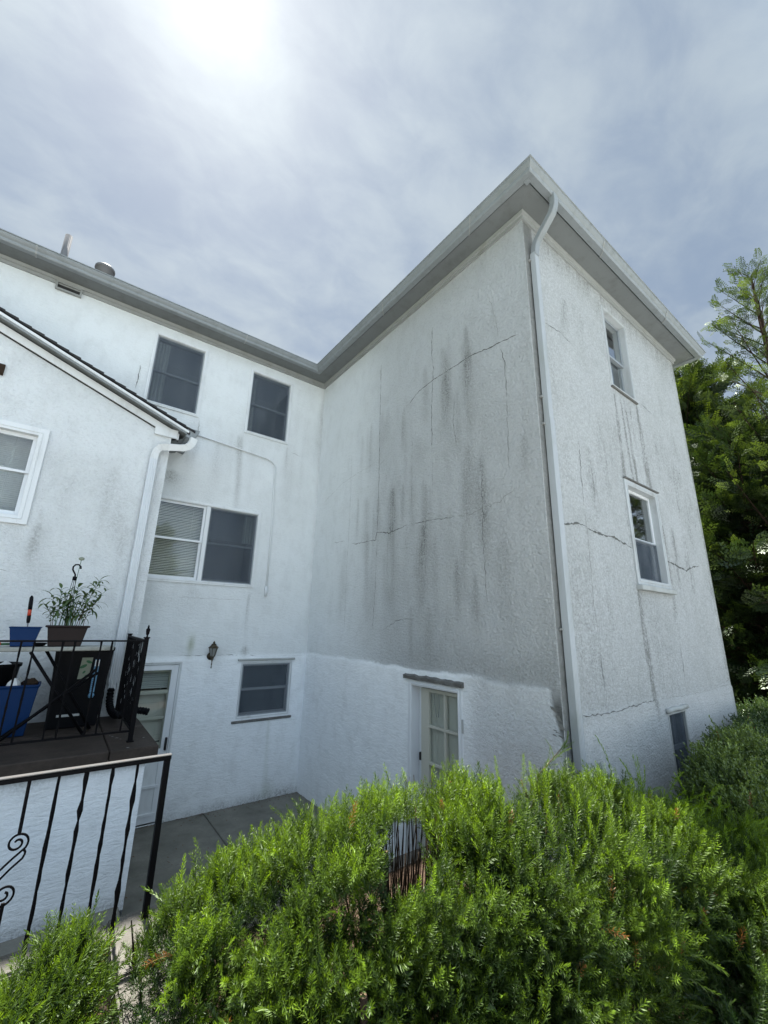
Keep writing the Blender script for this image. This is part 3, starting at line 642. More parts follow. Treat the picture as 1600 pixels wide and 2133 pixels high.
def sashwin(T, box, meet, label, cw=.045, proud=.022, deep=.11, smat='vinyl', cmat='trim', screen=None, blind=None, bz=None, bmat='blind', sw=.035, sill=None, top=None, split=None, tilt=50, off=0.0, casing_top=None):
    u0, u1, z0, z1 = box
    w = MB(T).ring(u0, u1, z0, z1, cw, -deep, proud, wt=casing_top).ring(u0+cw*.55, u1-cw*.55, z0+cw*.55, z1-(casing_top or cw)*.55, .012, -deep, proud+.008).build('window', cmat, house, bevel=.003)
    w['label'] = label
    a0, a1, b0, b1 = u0+cw, u1-cw, z0+cw, z1-(casing_top or cw)
    units = [(a0, a1)] if split is None else [(a0, split-.03), (split+.03, a1)]
    if split is not None: MB(T).box((split-.03, -deep, b0), (split+.03, proud-.004, b1)).build('mullion', cmat, w, bevel=.003)
    for k, (p, q) in enumerate(units):
        up = MB(T).ring(p, q, meet-.018, b1, sw, off-.045, off-.018, wb=.032).build('sash', smat if not isinstance(smat, list) else smat[k], w, bevel=.002)
        lo = MB(T).ring(p, q, b0, meet+.018, sw, off-.078, off-.050, wb=sw*1.35, wt=.032).build('sash', smat if not isinstance(smat, list) else smat[k], w, bevel=.002)
        MB(T).box((p+sw-.004, off-.034, meet-.01), (q-sw+.004, off-.030, b1-sw+.004)).build('pane', 'glass', w)
        MB(T).box((p+sw-.004, off-.066, b0+sw), (q-sw+.004, off-.062, meet+.01)).build('pane', 'glass', w)
        sc_ = screen[k] if isinstance(screen, list) else screen
        if sc_:
            zt = b1-.004 if sc_ == 'full' else meet
            MB(T).box((p+.004, off-.014, b0+.004), (q-.004, off-.0125, zt)).build('insect_screen', 'screen', w)
            MB(T).ring(p+.001, q-.001, b0+.001, zt+.002, .016, off-.0165, off-.008).build('screen_frame', 'alu', w)
        bl = blind[k] if isinstance(blind, list) else blind
        if bl: blinds(T, p+.01, q-.01, bl, b1-.01, -deep-.03, bmat if not isinstance(bmat, list) else bmat[k], w, tilt=tilt)
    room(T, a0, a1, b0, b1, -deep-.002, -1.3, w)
    if sill: MB(T).box((u0-.02, -.02, z0-sill), (u1+.02, proud+.05, z0-.001)).build('sill', 'sill', w, bevel=.006)
    return w
w = sashwin(TA, WA1, 6.49, 'wide upper window with grey screen, just above the lean-to roof', smat='alu', screen='full', blind=6.0, bmat='blinddark')
w = sashwin(TA, WA2, 6.46, 'upper window beside the inner corner of the eaves', smat='alu', screen='full', blind=6.0, bmat='blinddark')
w = sashwin(TA, WA3, 3.82, 'double window on the middle floor with pale blinds in its left half', smat=['vinyl', 'alu'], screen=[None, 'full'], blind=[3.2, 3.9], bmat=['blindcream', 'blinddark'], split=-1.935, cw=.05)
w = sashwin(TA, WA4, 1.59, 'small ground floor window near the inner corner', smat='vinyl', screen='full', blind=1.18, bmat='blinddark', sw=.03, cw=.05, proud=.005)
MB(TA).box((-1.20, -.02, 2.018), (-.23, .05, 2.05)).build('drip_cap', 'sill', w, bevel=.01); MB(TA).box((-1.20, -.02, 1.115), (-.22, .035, 1.152)).build('sill', 'stone', w, bevel=.008)
w = sashwin(TC, WC1, 6.42, 'top floor window of the end wall, pale shade half drawn', smat='alu', cw=.04, deep=.16, off=-.05, proud=.008, cmat='casing')
MB(TC).box((1.88, -.22, 6.42), (2.40, -.215, 6.70)).build('roller_shade', 'curtain', w); MB(TC).box((1.88, -.24, 5.85), (2.02, -.22, 6.40)).build('curtain', 'curtain', w)
MB(TC).box((1.81, -.02, 5.775), (2.58, .030, 5.798)).build('sill', 'stone', w, bevel=.005)
w = sashwin(TC, WC2, 3.74, 'middle window of the end wall with white frame and thick sill', smat='vinyl', cw=.075, deep=.16, off=-.05, proud=.016, sill=.06, screen='lower', casing_top=.07, cmat='casing')
MB(TC).box((1.79, 0, 4.468), (2.80, .04, 4.486)).build('drip_cap', 'stone', w, bevel=.005)
for (wx0, wx1, z0_, z1_) in ((-3.05, -2.86, 5.95, 7.08), (-1.47, -1.36, 5.92, 7.06), (-1.30, -1.12, 3.9, 4.38)):
    m = MB(TA); xs_ = np.linspace(wx0, wx1, 13); m.add([(x, -.135-.012*math.sin(i*1.9), z) for z in (z0_, z1_) for i, x in enumerate(xs_)], [(i, i+1, i+14, i+13) for i in range(12)]); m.build('curtain', 'blind', house)
# narrow basement window
u0, u1, z0, z1 = WC3
w = MB(TC).ring(u0, u1, z0, z1, .03, -.10, .015).build('window', 'sill', house); w['label'] = 'narrow dark basement window behind the shrubs'
MB(TC).ring(u0+.03, u1-.03, z0+.03, z1-.03, .02, -.05, -.02).box((u0+.05, -.05, 1.33), (u1-.05, -.02, 1.37)).build('sash', 'alu', w); MB(TC).box((u0+.04, -.034, z0+.04), (u1-.04, -.03, z1-.04)).build('pane', 'glass', w); MB(TC).box((u0+.03, -.015, z0+.03), (u1-.03, -.013, z1-.03)).build('insect_screen', 'screen', w)
room(TC, u0+.03, u1-.03, z0+.03, z1-.03, -.102, -.8, w)
m = MB(TC); m.tube([Vector((u, .02, 1.755+.006*math.sin(u*20))) for u in np.linspace(2.06, 2.66, 8)], .028, 7); m.build('lintel', 'sill', w, True)
# lean-to window
w = sashwin(TD, WD, 4.30, 'white framed window with open blinds in the gable wall, at the left edge', cw=.10, proud=.03, smat='vinyl', blind=3.72, bmat='blind', tilt=20, sw=.045, deep=.13, off=-.03)
MB(TD).box((-4.70, .005, 5.42), (-4.62, .03, 5.56)).build('gable_vent', 'bark', house)

# ---- wing door (four columns of small lights, blind behind)
u0, u1 = DB[0], DB[1]
d = MB(TB).ring(u0, u1, 0.0, 1.983, .06, -.16, .022, wb=.02).ring(u0+.035, u1-.035, 0, 1.955, .018, -.16, .032, wb=.01).build('door', 'vinyl', house, bevel=.003); d['label'] = 'white glazed door with closed blinds in the wing wall'
# leaf: stiles, rails, glazing bars
lf = MB(TB); a0, a1 = -3.565, -2.90
lf.box((a1-.13, -.11, .02), (a1, -.065, 1.90)); lf.box((a0, -.11, .02), (a0+.035, -.065, 1.90)); lf.box((a0+.035, -.11, 1.865), (a1-.13, -.065, 1.90)); lf.box((a0+.035, -.11, .02), (a1-.13, -.065, .28))
lf.box((-3.305, -.108, .28), (-3.275, -.062, 1.865))
for zz_ in (1.50, 1.12, .73): lf.box((a0+.035, -.106, zz_-.014), (-3.305, -.060, zz_+.014)); lf.box((-3.275, -.106, zz_-.014), (a1-.13, -.060, zz_+.014))
lf.build('leaf', 'blindcream', d, bevel=.002)
MB(TB).box((a1, -.14, .02), (-2.826, -.10, 1.92)).build('jamb_recess', 'trim', d)
MB(TB).box((a0+.03, -.090, .27), (a1-.125, -.086, 1.87)).build('pane', 'glass', d)
blinds(TB, a0+.03, a1-.12, .25, 1.88, -.118, 'blindcream', d, tilt=72, pitch=.023)
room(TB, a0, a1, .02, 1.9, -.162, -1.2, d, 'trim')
MB(TB).box((-2.90, -.13, 1.12), (-2.875, -.055, 1.20)).build('latch', 'hingeblack', d); MB(TB).box((u0-.012, .0, 1.55), (u0+.005, .028, 1.68)).build('hinge', 'sill', d)
cp = [(-3.13, -.055, 1.86), (-3.15, -.055, 1.7), (-3.17, -.055, 1.62), (-3.20, -.055, 1.62), (-3.215, -.055, 1.72), (-3.21, -.055, 1.86)]
m = MB(TB); MB.tube(m, [Vector(p) for p in cp], .003, 5); m.build('blind_cord', 'blinddark', d)
m = MB(TB); g = random.Random(8)
rings = []
for u in np.linspace(-3.66, -2.70, 15): rings.append([(u, -.02, 1.99+g.uniform(-.003, .003)), (u, .055+g.uniform(-.008, .006), 1.992+g.uniform(-.006, .004)), (u, .06+g.uniform(-.008, .006), 2.032+g.uniform(-.008, .01)), (u, -.02, 2.055+g.uniform(-.004, .012))])
m.loft(rings); m.build('lintel', 'stone', d)

# ---- courtyard storm door
u0, u1 = DA[0], DA[1]
d = MB(TA).ring(u0, u1, 0, 2.05, .035, -.12, .012, wb=.01).ring(u0+.035, u1-.035, 0, 2.015, .02, -.12, .0, wb=.01).build('door', 'trim', house, bevel=.003); d['label'] = 'white storm door beside the porch, blinds behind its glass'
MB(TA).ring(u0+.057, u1-.057, .02, 1.99, .085, -.05, -.015, wt=.07, wb=.10).box((u0+.142, -.05, .80), (u1-.142, -.015, .90)).build('storm_door', 'vinyl', d, bevel=.003)
MB(TA).box((u0+.14, -.04, .12), (u1-.14, -.03, .80)).build('kick_panel', 'trim', d)
for zz_ in (.43, .10): MB(TA).box((u0+.10, -.03, zz_), (u1-.10, -.006, zz_+.035)).build('batten', 'vinyl', d, bevel=.003)
MB(TA).box((u0+.14, -.036, .89), (u1-.14, -.032, 1.93)).build('pane', 'glass', d)
MB(TA).ring(u0+.05, u1-.05, .02, 1.99, .10, -.115, -.08).box((u0+.15, -.115, 1.60), (u1-.15, -.08, 1.65)).box((u0+.15, -.115, 1.27), (u1-.15, -.08, 1.31)).box((u0+.15, -.115, .4), (u1-.15, -.08, .97)).build('inner_door', 'blindcream', d)
blinds(TA, u0+.14, u1-.14, 1.65, 1.90, -.16, 'blind', d, tilt=55); blinds(TA, u0+.14, u1-.14, .97, 1.61, -.16, 'blindcream', d, tilt=75)
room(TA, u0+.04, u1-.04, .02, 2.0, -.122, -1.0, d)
MB(TA).box((-2.085, -.015, .88), (-2.06, .03, 1.04)).build('handle', 'hingeblack', d, bevel=.006)

# ---- downspouts
RS = [(-1, -.72), (-.85, -.8), (-.55, -.72), (-.3, -.8), (0, -.72), (.3, -.8), (.55, -.72), (.85, -.8), (1, -.72), (1, .72), (-1, .72)]
def arc(a, b, c, n=5):
    a, b, c = Vector(a), Vector(b), Vector(c); return [a*(1-t)**2+b*2*t*(1-t)+c*t*t for t in [k/n for k in range(n+1)]]
ds = MB()
path = [Vector((.115, -L_-.345, 7.42))]+arc((.115, -L_-.345, 7.34), (.118, -L_-.345, 7.22), (.120, -L_-.27, 7.16), 8)+arc((.124, -L_-.13, 7.02), (.125, -L_-.053, 6.95), (.125, -L_-.053, 6.80), 8)
ds.tube(path, [.046+(.0015 if k % 2 else 0) for k in range(len(path))], sec=[(-.85, -.72), (.85, -.72), (.85, .72), (-.85, .72)], up=(0, -1, 0))
el = ds.build('downspout_elbow', 'gutter', house, bevel=.006)
def straight(x, y, z0, z1, hw, hd, mat='spout', grooved=True):
    m_ = MB(); pr = []
    n = 4
    for k in range(n):
        a = -hw+2*hw*k/n; w_ = 2*hw/n
        pr += [(a+.002, -hd), (a+w_*.25, -hd+.004), (a+w_*.75, -hd+.004), (a+w_-.002, -hd)] if grooved else [(a, -hd)]
    pr += [(hw, hd), (-hw, hd)]
    m_.loft([[(x+p, y+q, z0) for p, q in pr], [(x+p, y+q, z1) for p, q in pr]]); return m_
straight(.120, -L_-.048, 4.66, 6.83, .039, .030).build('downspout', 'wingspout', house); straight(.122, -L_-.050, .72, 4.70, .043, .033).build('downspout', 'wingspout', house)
for zz_ in (6.72, 4.95, 4.64, 2.6): MB().box((.055, -L_-.03, zz_), (.078, -L_-.005, zz_+.02)).build('downspout_strap', 'scar', house)
straight(-2.895, YD-.05, 1.86, 4.80, .050, .038).build('downspout', 'spout', house)
straight(-2.895, YD-.05, 1.78, 2.25, .040, .030).build('downspout', 'spout', house)
pth = arc((-2.895, YD-.05, 4.78), (-2.895, YD-.06, 4.97), (-2.80, YD-.10, 4.98), 7)+arc((-2.60, YD-.17, 5.0), (-2.47, YD-.22, 5.0), (-2.455, YD-.23, 5.16), 7)
m = MB(); sc4 = [(-1, -.8), (1, -.8), (1, .8), (-1, .8)]
rr = []
for k in range(len(pth)): rr.append(.044+(.004 if k % 2 else 0))
m.tube(pth, rr, sec=sc4, up=(0, -1, 0)); m.build('downspout_elbow', 'trim', house)

# ---- lean-to roof, rake boards, gutter
yF = YD-.16
def slab_x(x0, x1, dz0, dz1, y0, y1):
    m_ = MB(); a = [(x0, y, rake(x0)+dz) for y, dz in ((y0, dz0), (y1, dz0), (y1, dz1), (y0, dz1))]; b = [(x1, y, rake(x1)+dz) for y, dz in ((y0, dz0), (y1, dz0), (y1, dz1), (y0, dz1))]
    return m_.loft([a, b])
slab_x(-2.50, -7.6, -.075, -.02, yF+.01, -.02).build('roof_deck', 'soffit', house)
slab_x(-2.50, -7.6, -.10, -.035, yF-.012, yF+.01).build('rake_board', 'gutter', house, bevel=.004)
slab_x(-2.52, -7.6, -.075, -.04, yF-.026, yF-.012).build('rake_moulding', 'trim', house, bevel=.004)
slab_x(-2.62, -7.6, -.205, -.10, YD-.035, YD-.004).build('rake_board', 'trim', house, bevel=.004)
MB().box((-2.94, YD-.045, 5.17), (-2.64, YD-.006, 5.30)).build('gable_return', 'trim', house, bevel=.004)
slab_x(-2.62, -7.6, -.22, -.205, YD-.02, YD-.004).build('drip_gap', 'hingeblack', house)
x = -2.44; k = 0
while x > -7.5:
    g = random.uniform(-.006, .006); m = MB(); x1 = x-.17
    a = [(x, yF-.03+g, rake(x)-.018), (x, .0, rake(x)-.018), (x, .0, rake(x)+.016), (x, yF-.03+g, rake(x)+.016)]
    b = [(x1, yF-.03+g, rake(x1)-.018), (x1, .0, rake(x1)-.018), (x1, .0, rake(x1)-.004), (x1, yF-.03+g, rake(x1)-.004)]
    m.loft([a, b]); m.build('shingle', 'roof', house); x -= .135
# gutter of the lean-to runs back to the house wall
gp = [(-2.545, 5.19), (-2.44, 5.17), (-2.425, 5.20), (-2.42, 5.24), (-2.385, 5.28), (-2.375, 5.325), (-2.39, 5.33), (-2.40, 5.30), (-2.44, 5.25), (-2.45, 5.20), (-2.53, 5.21), (-2.535, 5.33), (-2.545, 5.33)]
MB().loft([[(a, yF-.01, b) for a, b in gp], [(a, -.01, b) for a, b in gp]]).build('gutter', 'gutter', house)
MB().add([(-2.545, yF-.012, 5.19), (-2.44, yF-.012, 5.17), (-2.42, yF-.012, 5.24), (-2.38, yF-.012, 5.33), (-2.545, yF-.012, 5.33)], [(0, 1, 2, 3, 4)]).build('gutter_end_cap', 'gutter', house)
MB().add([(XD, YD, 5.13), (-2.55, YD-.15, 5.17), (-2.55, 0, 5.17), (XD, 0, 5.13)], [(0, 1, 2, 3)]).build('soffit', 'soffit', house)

# ------------------------------------------------------------------ wall lantern
ln = empty('wall_lantern', (-1.62, 0, 2.10), 'small bronze carriage lantern on the rear wall between door and window', 'lamp')
c = (-1.62, -.115)
m = MB(); m.tube([(-1.62, -.006, 2.10), (-1.62, -.022, 2.10)], .055, 12); m.build('backplate', 'bronze', ln, True)
m = MB(); m.tube([(-1.62, -.015, 2.10), (-1.62, -.05, 2.075), (-1.62, -.09, 2.08), (-1.62, -.115, 2.105)], .010, 8); m.lathe((*c, 1.93), [(.002, 0), (.010, .02), (.005, .035), (.009, .06), (.006, .09), (.012, .12), (.02, .15), (.012, .165), (.03, .175)], 10); m.build('arm', 'bronze', ln, True)
MB().lathe((*c, 2.105), [(.030, 0), (.034, .006), (.060, .115), (.056, .118)], 6).build('glass_body', 'lampglass', ln)
m = MB()
for k in range(6):
    a = 2*math.pi*k/6; m.tube([(c[0]+.033*math.cos(a), c[1]+.033*math.sin(a), 2.10), (c[0]+.062*math.cos(a), c[1]+.062*math.sin(a), 2.225)], .0045, 5)
m.build('cage', 'bronze', ln)
MB().lathe((*c, 2.222), [(.074, 0), (.076, .008), (.045, .035), (.035, .05), (.038, .056), (.014, .068), (.018, .08), (.004, .10), (.001, .105)], 6).build('lamp_roof', 'bronze', ln)

# ------------------------------------------------------------------ porch
porch = empty('porch', (-2.68, -2.13, 0), 'raised porch with white rendered base and brown slab top at the left', 'porch')
pa = dict(band=lambda U, Z: 1+0*U, stain=lambda U, Z: np.clip(.55*np.exp(-((Z-1.36)/.09)**2)*(.6+fbm(U*3, Z*3, 91))+.45*np.clip(fbm(U*2.2, Z*2.2, 93)*1.3, 0, 1)+.5*np.exp(-((Z-.25)/.07)**2), 0, 1), coarse=lambda U, Z: .12+0*U, raw=lambda U, Z: .7*smst(Z, 1.28, 1.34), warm=Z0)
wall('base_wall', TP, -6.5, -2.68, .2, 1.385, [], porch, lambda U, Z: .012*fbm(U*2.2, Z*2.5, 95)+.008*fbm(U*8, Z*8, 96, 3), pa)
sideP = lambda u, d, z: (-2.68+d, u, z)
wall('base_wall', sideP, -2.13, -.60, 0, 1.385, [], porch, lambda U, Z: .006*fbm(U*2.2, Z*2.5, 97), dict(pa, stain=lambda U, Z: .15+0*U))
for (x0, x1) in ((-6.5, -4.62), (-4.61, -2.995), (-2.987, -2.60)):
    MB().box((x0, -2.21, 1.386), (x1, -1.35, 1.48+random.uniform(-.002, .002))).build('slab', 'slab', porch, bevel=.008)
    MB().box((x0, -1.343, 1.386), (x1, YD-.005, 1.479+random.uniform(-.002, .002))).build('slab', 'slab', porch, bevel=.008)
m = MB(); g = random.Random(3)
for k in range(9):
    x = g.uniform(-2.95, -2.63); y = g.uniform(-2.2, -1.5); s_ = g.uniform(.004, .016); m.add([(x-s_, y, 1.4845), (x, y-s_*.5, 1.4845), (x+s_*1.3, y, 1.4845), (x, y+s_*.6, 1.4845)], [(0, 1, 2, 3)])
m.build('paint_fleck', 'sill', porch)

def knobby(x, y, z0, z1, r0, seed, twist=True):
    g = random.Random(seed); n = int((z1-z0)/.05)+2; pts, rd = [], []
    for k in range(n):
        t = k/(n-1); pts.append((x+g.uniform(-.0012, .0012), y+g.uniform(-.0012, .0012), z0+(z1-z0)*t)); rd.append(r0*g.uniform(.75, 1.35) if twist else r0*g.uniform(.95, 1.05))
    return pts, rd
SQ = [(-.707, -.707), (.707, -.707), (.707, .707), (-.707, .707)]
# porch railing
pr = empty('porch_railing', (-2.80, -1.95, 1.48), 'black wrought iron railing round the top of the porch', 'railing')
yR, zR, xE = -1.95, 2.40, -2.81
MB().tube([(-5.6, yR, zR), (xE, yR, zR)], .017, sec=[(-1, -.45), (1, -.45), (1, .45), (-1, .45)]).build('top_rail', 'iron', pr)
MB().tube([(-5.6, yR, 1.575), (xE, yR, 1.575)], .012, sec=[(-1, -.6), (1, -.6), (1, .6), (-1, .6)]).build('bottom_rail', 'iron', pr)
MB().tube([(xE, yR, zR), (xE, -.62, zR+.005)], .017, sec=[(-1, -.45), (1, -.45), (1, .45), (-1, .45)]).build('top_rail', 'iron', pr)
MB().tube([(xE, yR, 1.575), (xE, -.62, 1.575)], .012, sec=[(-1, -.6), (1, -.6), (1, .6), (-1, .6)]).build('bottom_rail', 'iron', pr)
for (x, y, fin) in ((xE, yR, True), (xE, -.66, False), (-4.9, yR, True)):
    m = MB(); m.tube([(x, y, 1.48), (x, y, 2.425)], .027, sec=SQ); m.box((x-.03, y-.03, 1.482), (x+.03, y+.03, 1.49)); m.box((x-.026, y-.026, 2.425), (x+.026, y+.026, 2.437)); p = m.build('post', 'iron', pr)
    if fin: MB().lathe((x, y, 2.437), [(.010, 0), (.007, .015), (.014, .028), (.018, .055), (.020, .075), (.014, .082), (.008, .09), (.010, .10), (.006, .112), (.002, .12)], 10).build('finial', 'iron', p, True)
bx_ = [b_-.295*k for k in range(9) for b_ in (-3.10, -3.19)] + [-2.905]
for k, x in enumerate(bx_):
    pts, rd = knobby(x, yR, 1.575, zR-.006, .0085, k, True)
    MB().tube(pts, rd, 5).build('baluster', 'iron', pr)
for k in range(15):
    pts, rd = knobby(xE, -1.86+k*.078, 1.575, zR-.006, .0056, 50+k, True); MB().tube(pts, rd, 5).build('baluster', 'iron', pr)

# stair railing in front, top bar coloured lighter for the sun on it
sr = empty('stair_railing', (-2.86, -3.78, .95), 'wrought iron railing with scrolls and a top bar coloured lighter as if sunlit in front of the porch base', 'railing')
yS, zS = -3.78, 1.79
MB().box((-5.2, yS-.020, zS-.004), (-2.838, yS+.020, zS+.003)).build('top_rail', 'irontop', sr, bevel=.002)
MB().box((-5.2, yS-.019, zS-.028), (-2.84, yS+.019, zS-.0045)).build('under_rail', 'iron', sr, bevel=.004)
m = MB(); m.tube([(-2.86, yS, .93), (-2.86, yS, zS-.029)], .023, sec=SQ); m.build('post', 'iron', sr)
for k in range(14):
    x = -3.02-.127*k
    if k in (4, 5, 6): continue
    pts, rd = knobby(x, yS, .93, zS-.02, .0085, 80+k, True)
    if k % 2 == 0: rd = [r_*(1.1+.35*math.sin(i_*2.0)) for i_, r_ in enumerate(rd)]
    MB().tube(pts, rd, 4 if k % 2 else 5).build('baluster', 'iron', sr)
MB().tube([(-3.53, yS, zS-.02), (-3.525, yS, 1.52)], .009, 5).build('baluster', 'iron', sr)
MB().tube([(-3.53, yS, 1.22), (-3.53, yS, .93)], .009, 5).build('baluster', 'iron', sr)
def spiral(cx, cz, r0, turns, a0, sgn=1, n=30): return [(cx+r0*(1-t*.78)*math.cos(a0+sgn*turns*2*math.pi*t), yS, cz+r0*(1-t*.78)*math.sin(a0+sgn*turns*2*math.pi*t)) for t in [k/n for k in range(n+1)]]
lp = [(-3.70, yS, 1.22), (-3.62, yS, 1.32), (-3.54, yS, 1.40), (-3.50, yS, 1.435)]+spiral(-3.525, 1.475, .048, 1.5, -.6, 1)
m = MB(); m.tube(lp, .0055, 6); m.build('scroll', 'iron', sr)
lp = [(-3.66, yS, 1.20), (-3.60, yS, 1.29), (-3.53, yS, 1.365), (-3.49, yS, 1.40)]+arc((-3.488, yS, 1.405), (-3.475, yS, 1.43), (-3.495, yS, 1.44), 4)
m = MB(); m.tube(lp, .0055, 6); m.build('scroll', 'iron', sr)
m = MB(); m.tube([(-3.60, yS, 1.19), (-3.56, yS, 1.205)]+spiral(-3.535, 1.255, .048, 1.5, -1.9, 1), .0055, 6); m.build('scroll', 'iron', sr)

# retaining wall (concrete curb) with its return towards the viewer
rw = empty('retaining_wall', (-2.9, -3.8, 0), 'low concrete retaining wall and cheek block under the railing and hedge', 'wall')
def rough_block(x0, y0, x1, y1, z0, z1, name='block', mat='curb'):
    me_ = MB(); bm = bmesh.new(); bmesh.ops.create_cube(bm, size=1)
    for v in bm.verts: v.co = Vector(((x0+x1)/2+v.co.x*(x1-x0), (y0+y1)/2+v.co.y*(y1-y0), (z0+z1)/2+v.co.z*(z1-z0)))
    bmesh.ops.bevel(bm, geom=bm.edges[:], offset=.012, segments=2, affect='EDGES')
    bmesh.ops.subdivide_edges(bm, edges=[e_ for e_ in bm.edges if e_.calc_length() > .15], cuts=6, use_grid_fill=True)
    g = random.Random(int(x0*100+y0*10))
    for v in bm.verts: v.co += Vector((g.uniform(-1, 1), g.uniform(-1, 1), g.uniform(-1, 1)))*.003
    b0 = base(rw)
    me = bpy.data.meshes.new(name)
    for v in bm.verts: v.co -= b0
    bm.to_mesh(me); bm.free(); return link_mesh(name, me, mat, rw)
rough_block(-8, -3.86, -3.045, -3.68, -.02, .95); rough_block(-3.04, -4.18, -2.76, -3.68, -.02, .95); rough_block(-3.045, -4.75, -2.765, -4.187, .3, .948); rough_block(-2.755, -3.86, -.01, -3.70, -.02, .735)

# ------------------------------------------------------------------ things on the porch
tb = empty('folding_table', (-3.45, -1.35, 1.48), 'narrow folding table with dirty white top and crossed black tube legs, holding plants', 'table')
m = MB(); pts = [(-4.3, -1.52), (-3.12, -1.52), (-3.03, -1.46), (-3.02, -1.30), (-3.10, -1.22), (-4.3, -1.22)]
m.loft([[(x, y, 2.285) for x, y in pts], [(x, y, 2.325) for x, y in pts]]); m.build('tabletop', 'tabletop', tb, bevel=.008)
for (a, b) in (((-3.72, -1.46, 2.28), (-3.17, -1.48, 1.50)), ((-3.60, -1.30, 2.28), (-3.10, -1.28, 1.50)), ((-3.15, -1.44, 2.10), (-3.82, -1.55, 1.50)), ((-3.12, -1.30, 2.05), (-3.80, -1.28, 1.50))):
    MB().tube([a, b], .014, 8).build('leg', 'iron', tb, True)
MB().tube([(-3.17, -1.55, 1.497), (-3.13, -1.22, 1.497)], .016, 8).build('foot_bar', 'iron', tb, True); MB().tube([(-3.84, -1.75, 1.497), (-3.80, -1.25, 1.497)], .016, 8).build('foot_bar', 'iron', tb, True)
def leaf_mesh(name, ln, wd, bend, fold=.25):
    vs, fs = [], []; n = 6
    for i in range(n+1):
        t = i/n; w_ = wd*math.sin(math.pi*min(1, t*.9+.06))**.8/2*(1-.2*t) if i < n else 0.0003
        z = ln*t*math.cos(bend*t); y = ln*t*math.sin(bend*t)*.9
        vs += [(-w_, y+w_*fold, z), (0, y, z), (w_, y+w_*fold, z)]
    for i in range(n):
        k = 3*i; fs += [(k, k+1, k+4, k+3), (k+1, k+2, k+5, k+4)]
    me = bpy.data.meshes.new(name); me.from_pydata(vs, [], fs)
    for a, vv in (('tone', .6), ('dead', 0)):
        at = me.attributes.new(a, 'FLOAT', 'POINT'); at.data.foreach_set('value', [vv*(.4+.8*p[2]/ln) for p in vs])
    me.materials.append(M['potleaf'])
    for p in me.polygons: p.use_smooth = True
    return me
LM = [leaf_mesh('leaf', .085, .026, .8), leaf_mesh('leaf', .11, .024, 1.2), leaf_mesh('leaf', .065, .024, .5)]
def put_leaf(me, loc, az, tiltv, parent, s_=1.0):
    o = bpy.data.objects.new('leaf', me); C.objects.link(o); o.parent = parent
    o.matrix_basis = Matrix.Translation(Vector(loc)-base(parent)) @ Matrix.Rotation(az, 4, 'Z') @ Matrix.Rotation(-tiltv, 4, 'X') @ Matrix.Scale(s_, 4)
    return o
pp = empty('potted_plant', (-3.46, -1.37, 2.325), 'wide brown plastic pot of leafy stems and one round seed head on the folding table', 'potted plant')
m = MB(); rr = lambda w_, d_, z: [(-3.465-w_, -1.37-d_, z), (-3.465+w_, -1.37-d_, z), (-3.465+w_, -1.37+d_, z), (-3.465-w_, -1.37+d_, z)]
m.loft([rr(.135, .08, 2.327), rr(.165, .10, 2.505), rr(.165, .10, 2.51), rr(.185, .115, 2.512), rr(.187, .117, 2.53), rr(.17, .10, 2.53), rr(.165, .098, 2.515)], caps=True)
m.build('pot', 'brownplastic', pp, bevel=.006)
MB().box((-3.62, -1.465, 2.50), (-3.31, -1.275, 2.522)).build('soil', 'soil', pp)
g = random.Random(21)
stems = [(-3.60, .30, -.05), (-3.57, .38, -.02), (-3.54, .30, .04), (-3.61, .22, -.09), (-3.52, .26, .01), (-3.41, .50, .14), (-3.38, .44, .10), (-3.36, .38, .16), (-3.43, .34, .06), (-3.34, .30, .10), (-3.47, .40, .02), (-3.58, .18, -.04), (-3.40, .24, .12), (-3.5, .34, -.06)]
for k, (x, h, lean) in enumerate(stems):
    y = -1.37+g.uniform(-.06, .06); P = [Vector((x+lean*t*t+g.uniform(-.003, .003), y-.02*t, 2.52+h*t)) for t in [i/6 for i in range(7)]]
    m = MB(); m.tube(P, [.0035-.002*i/6 for i in range(7)], 5); m.build('stem', 'greenprint' if k % 3 else 'twig', pp)
    n = int(6+h*30)
    for i in range(n):
        t = .25+.75*i/(n-1); q = P[min(6, int(t*6))].lerp(P[min(6, int(t*6)+1)], t*6-int(t*6)) if t < 1 else P[6]
        put_leaf(g.choice(LM), q, i*2.4+g.uniform(-.4, .4), R(g.uniform(35, 70))*(1-.55*t*t), pp, g.uniform(.9, 1.5)*(1 if t > .4 else .8))
for k in range(16):
    x = -3.475+g.uniform(-.03, .04); y = -1.37+g.uniform(-.03, .03); h = g.uniform(.18, .36); az = g.uniform(0, 6.28); ln_ = g.uniform(.01, .07)
    P = [(x+ln_*t*t*math.cos(az), y+ln_*t*t*math.sin(az), 2.52+h*t) for t in [i/5 for i in range(6)]]
    m = MB(); m.tube(P, [.003, .0032, .003, .0025, .0016, .0005], 4); o = m.build('blade', 'potleaf', pp)
    at = o.data.attributes.new('tone', 'FLOAT', 'POINT'); at.data.foreach_set('value', [.8]*len(o.data.vertices))
m = MB(); m.tube([(-3.49, -1.37, 2.52), (-3.485, -1.375, 2.9), (-3.475, -1.38, 3.215)], .003, 5); m.build('flower_stalk', 'greenprint', pp)
MB().lathe((-3.475, -1.38, 3.205), [(.004, 0), (.022, .008), (.028, .02), (.022, .032), (.006, .04)], 10).build('seed_head', 'paper', pp, True)
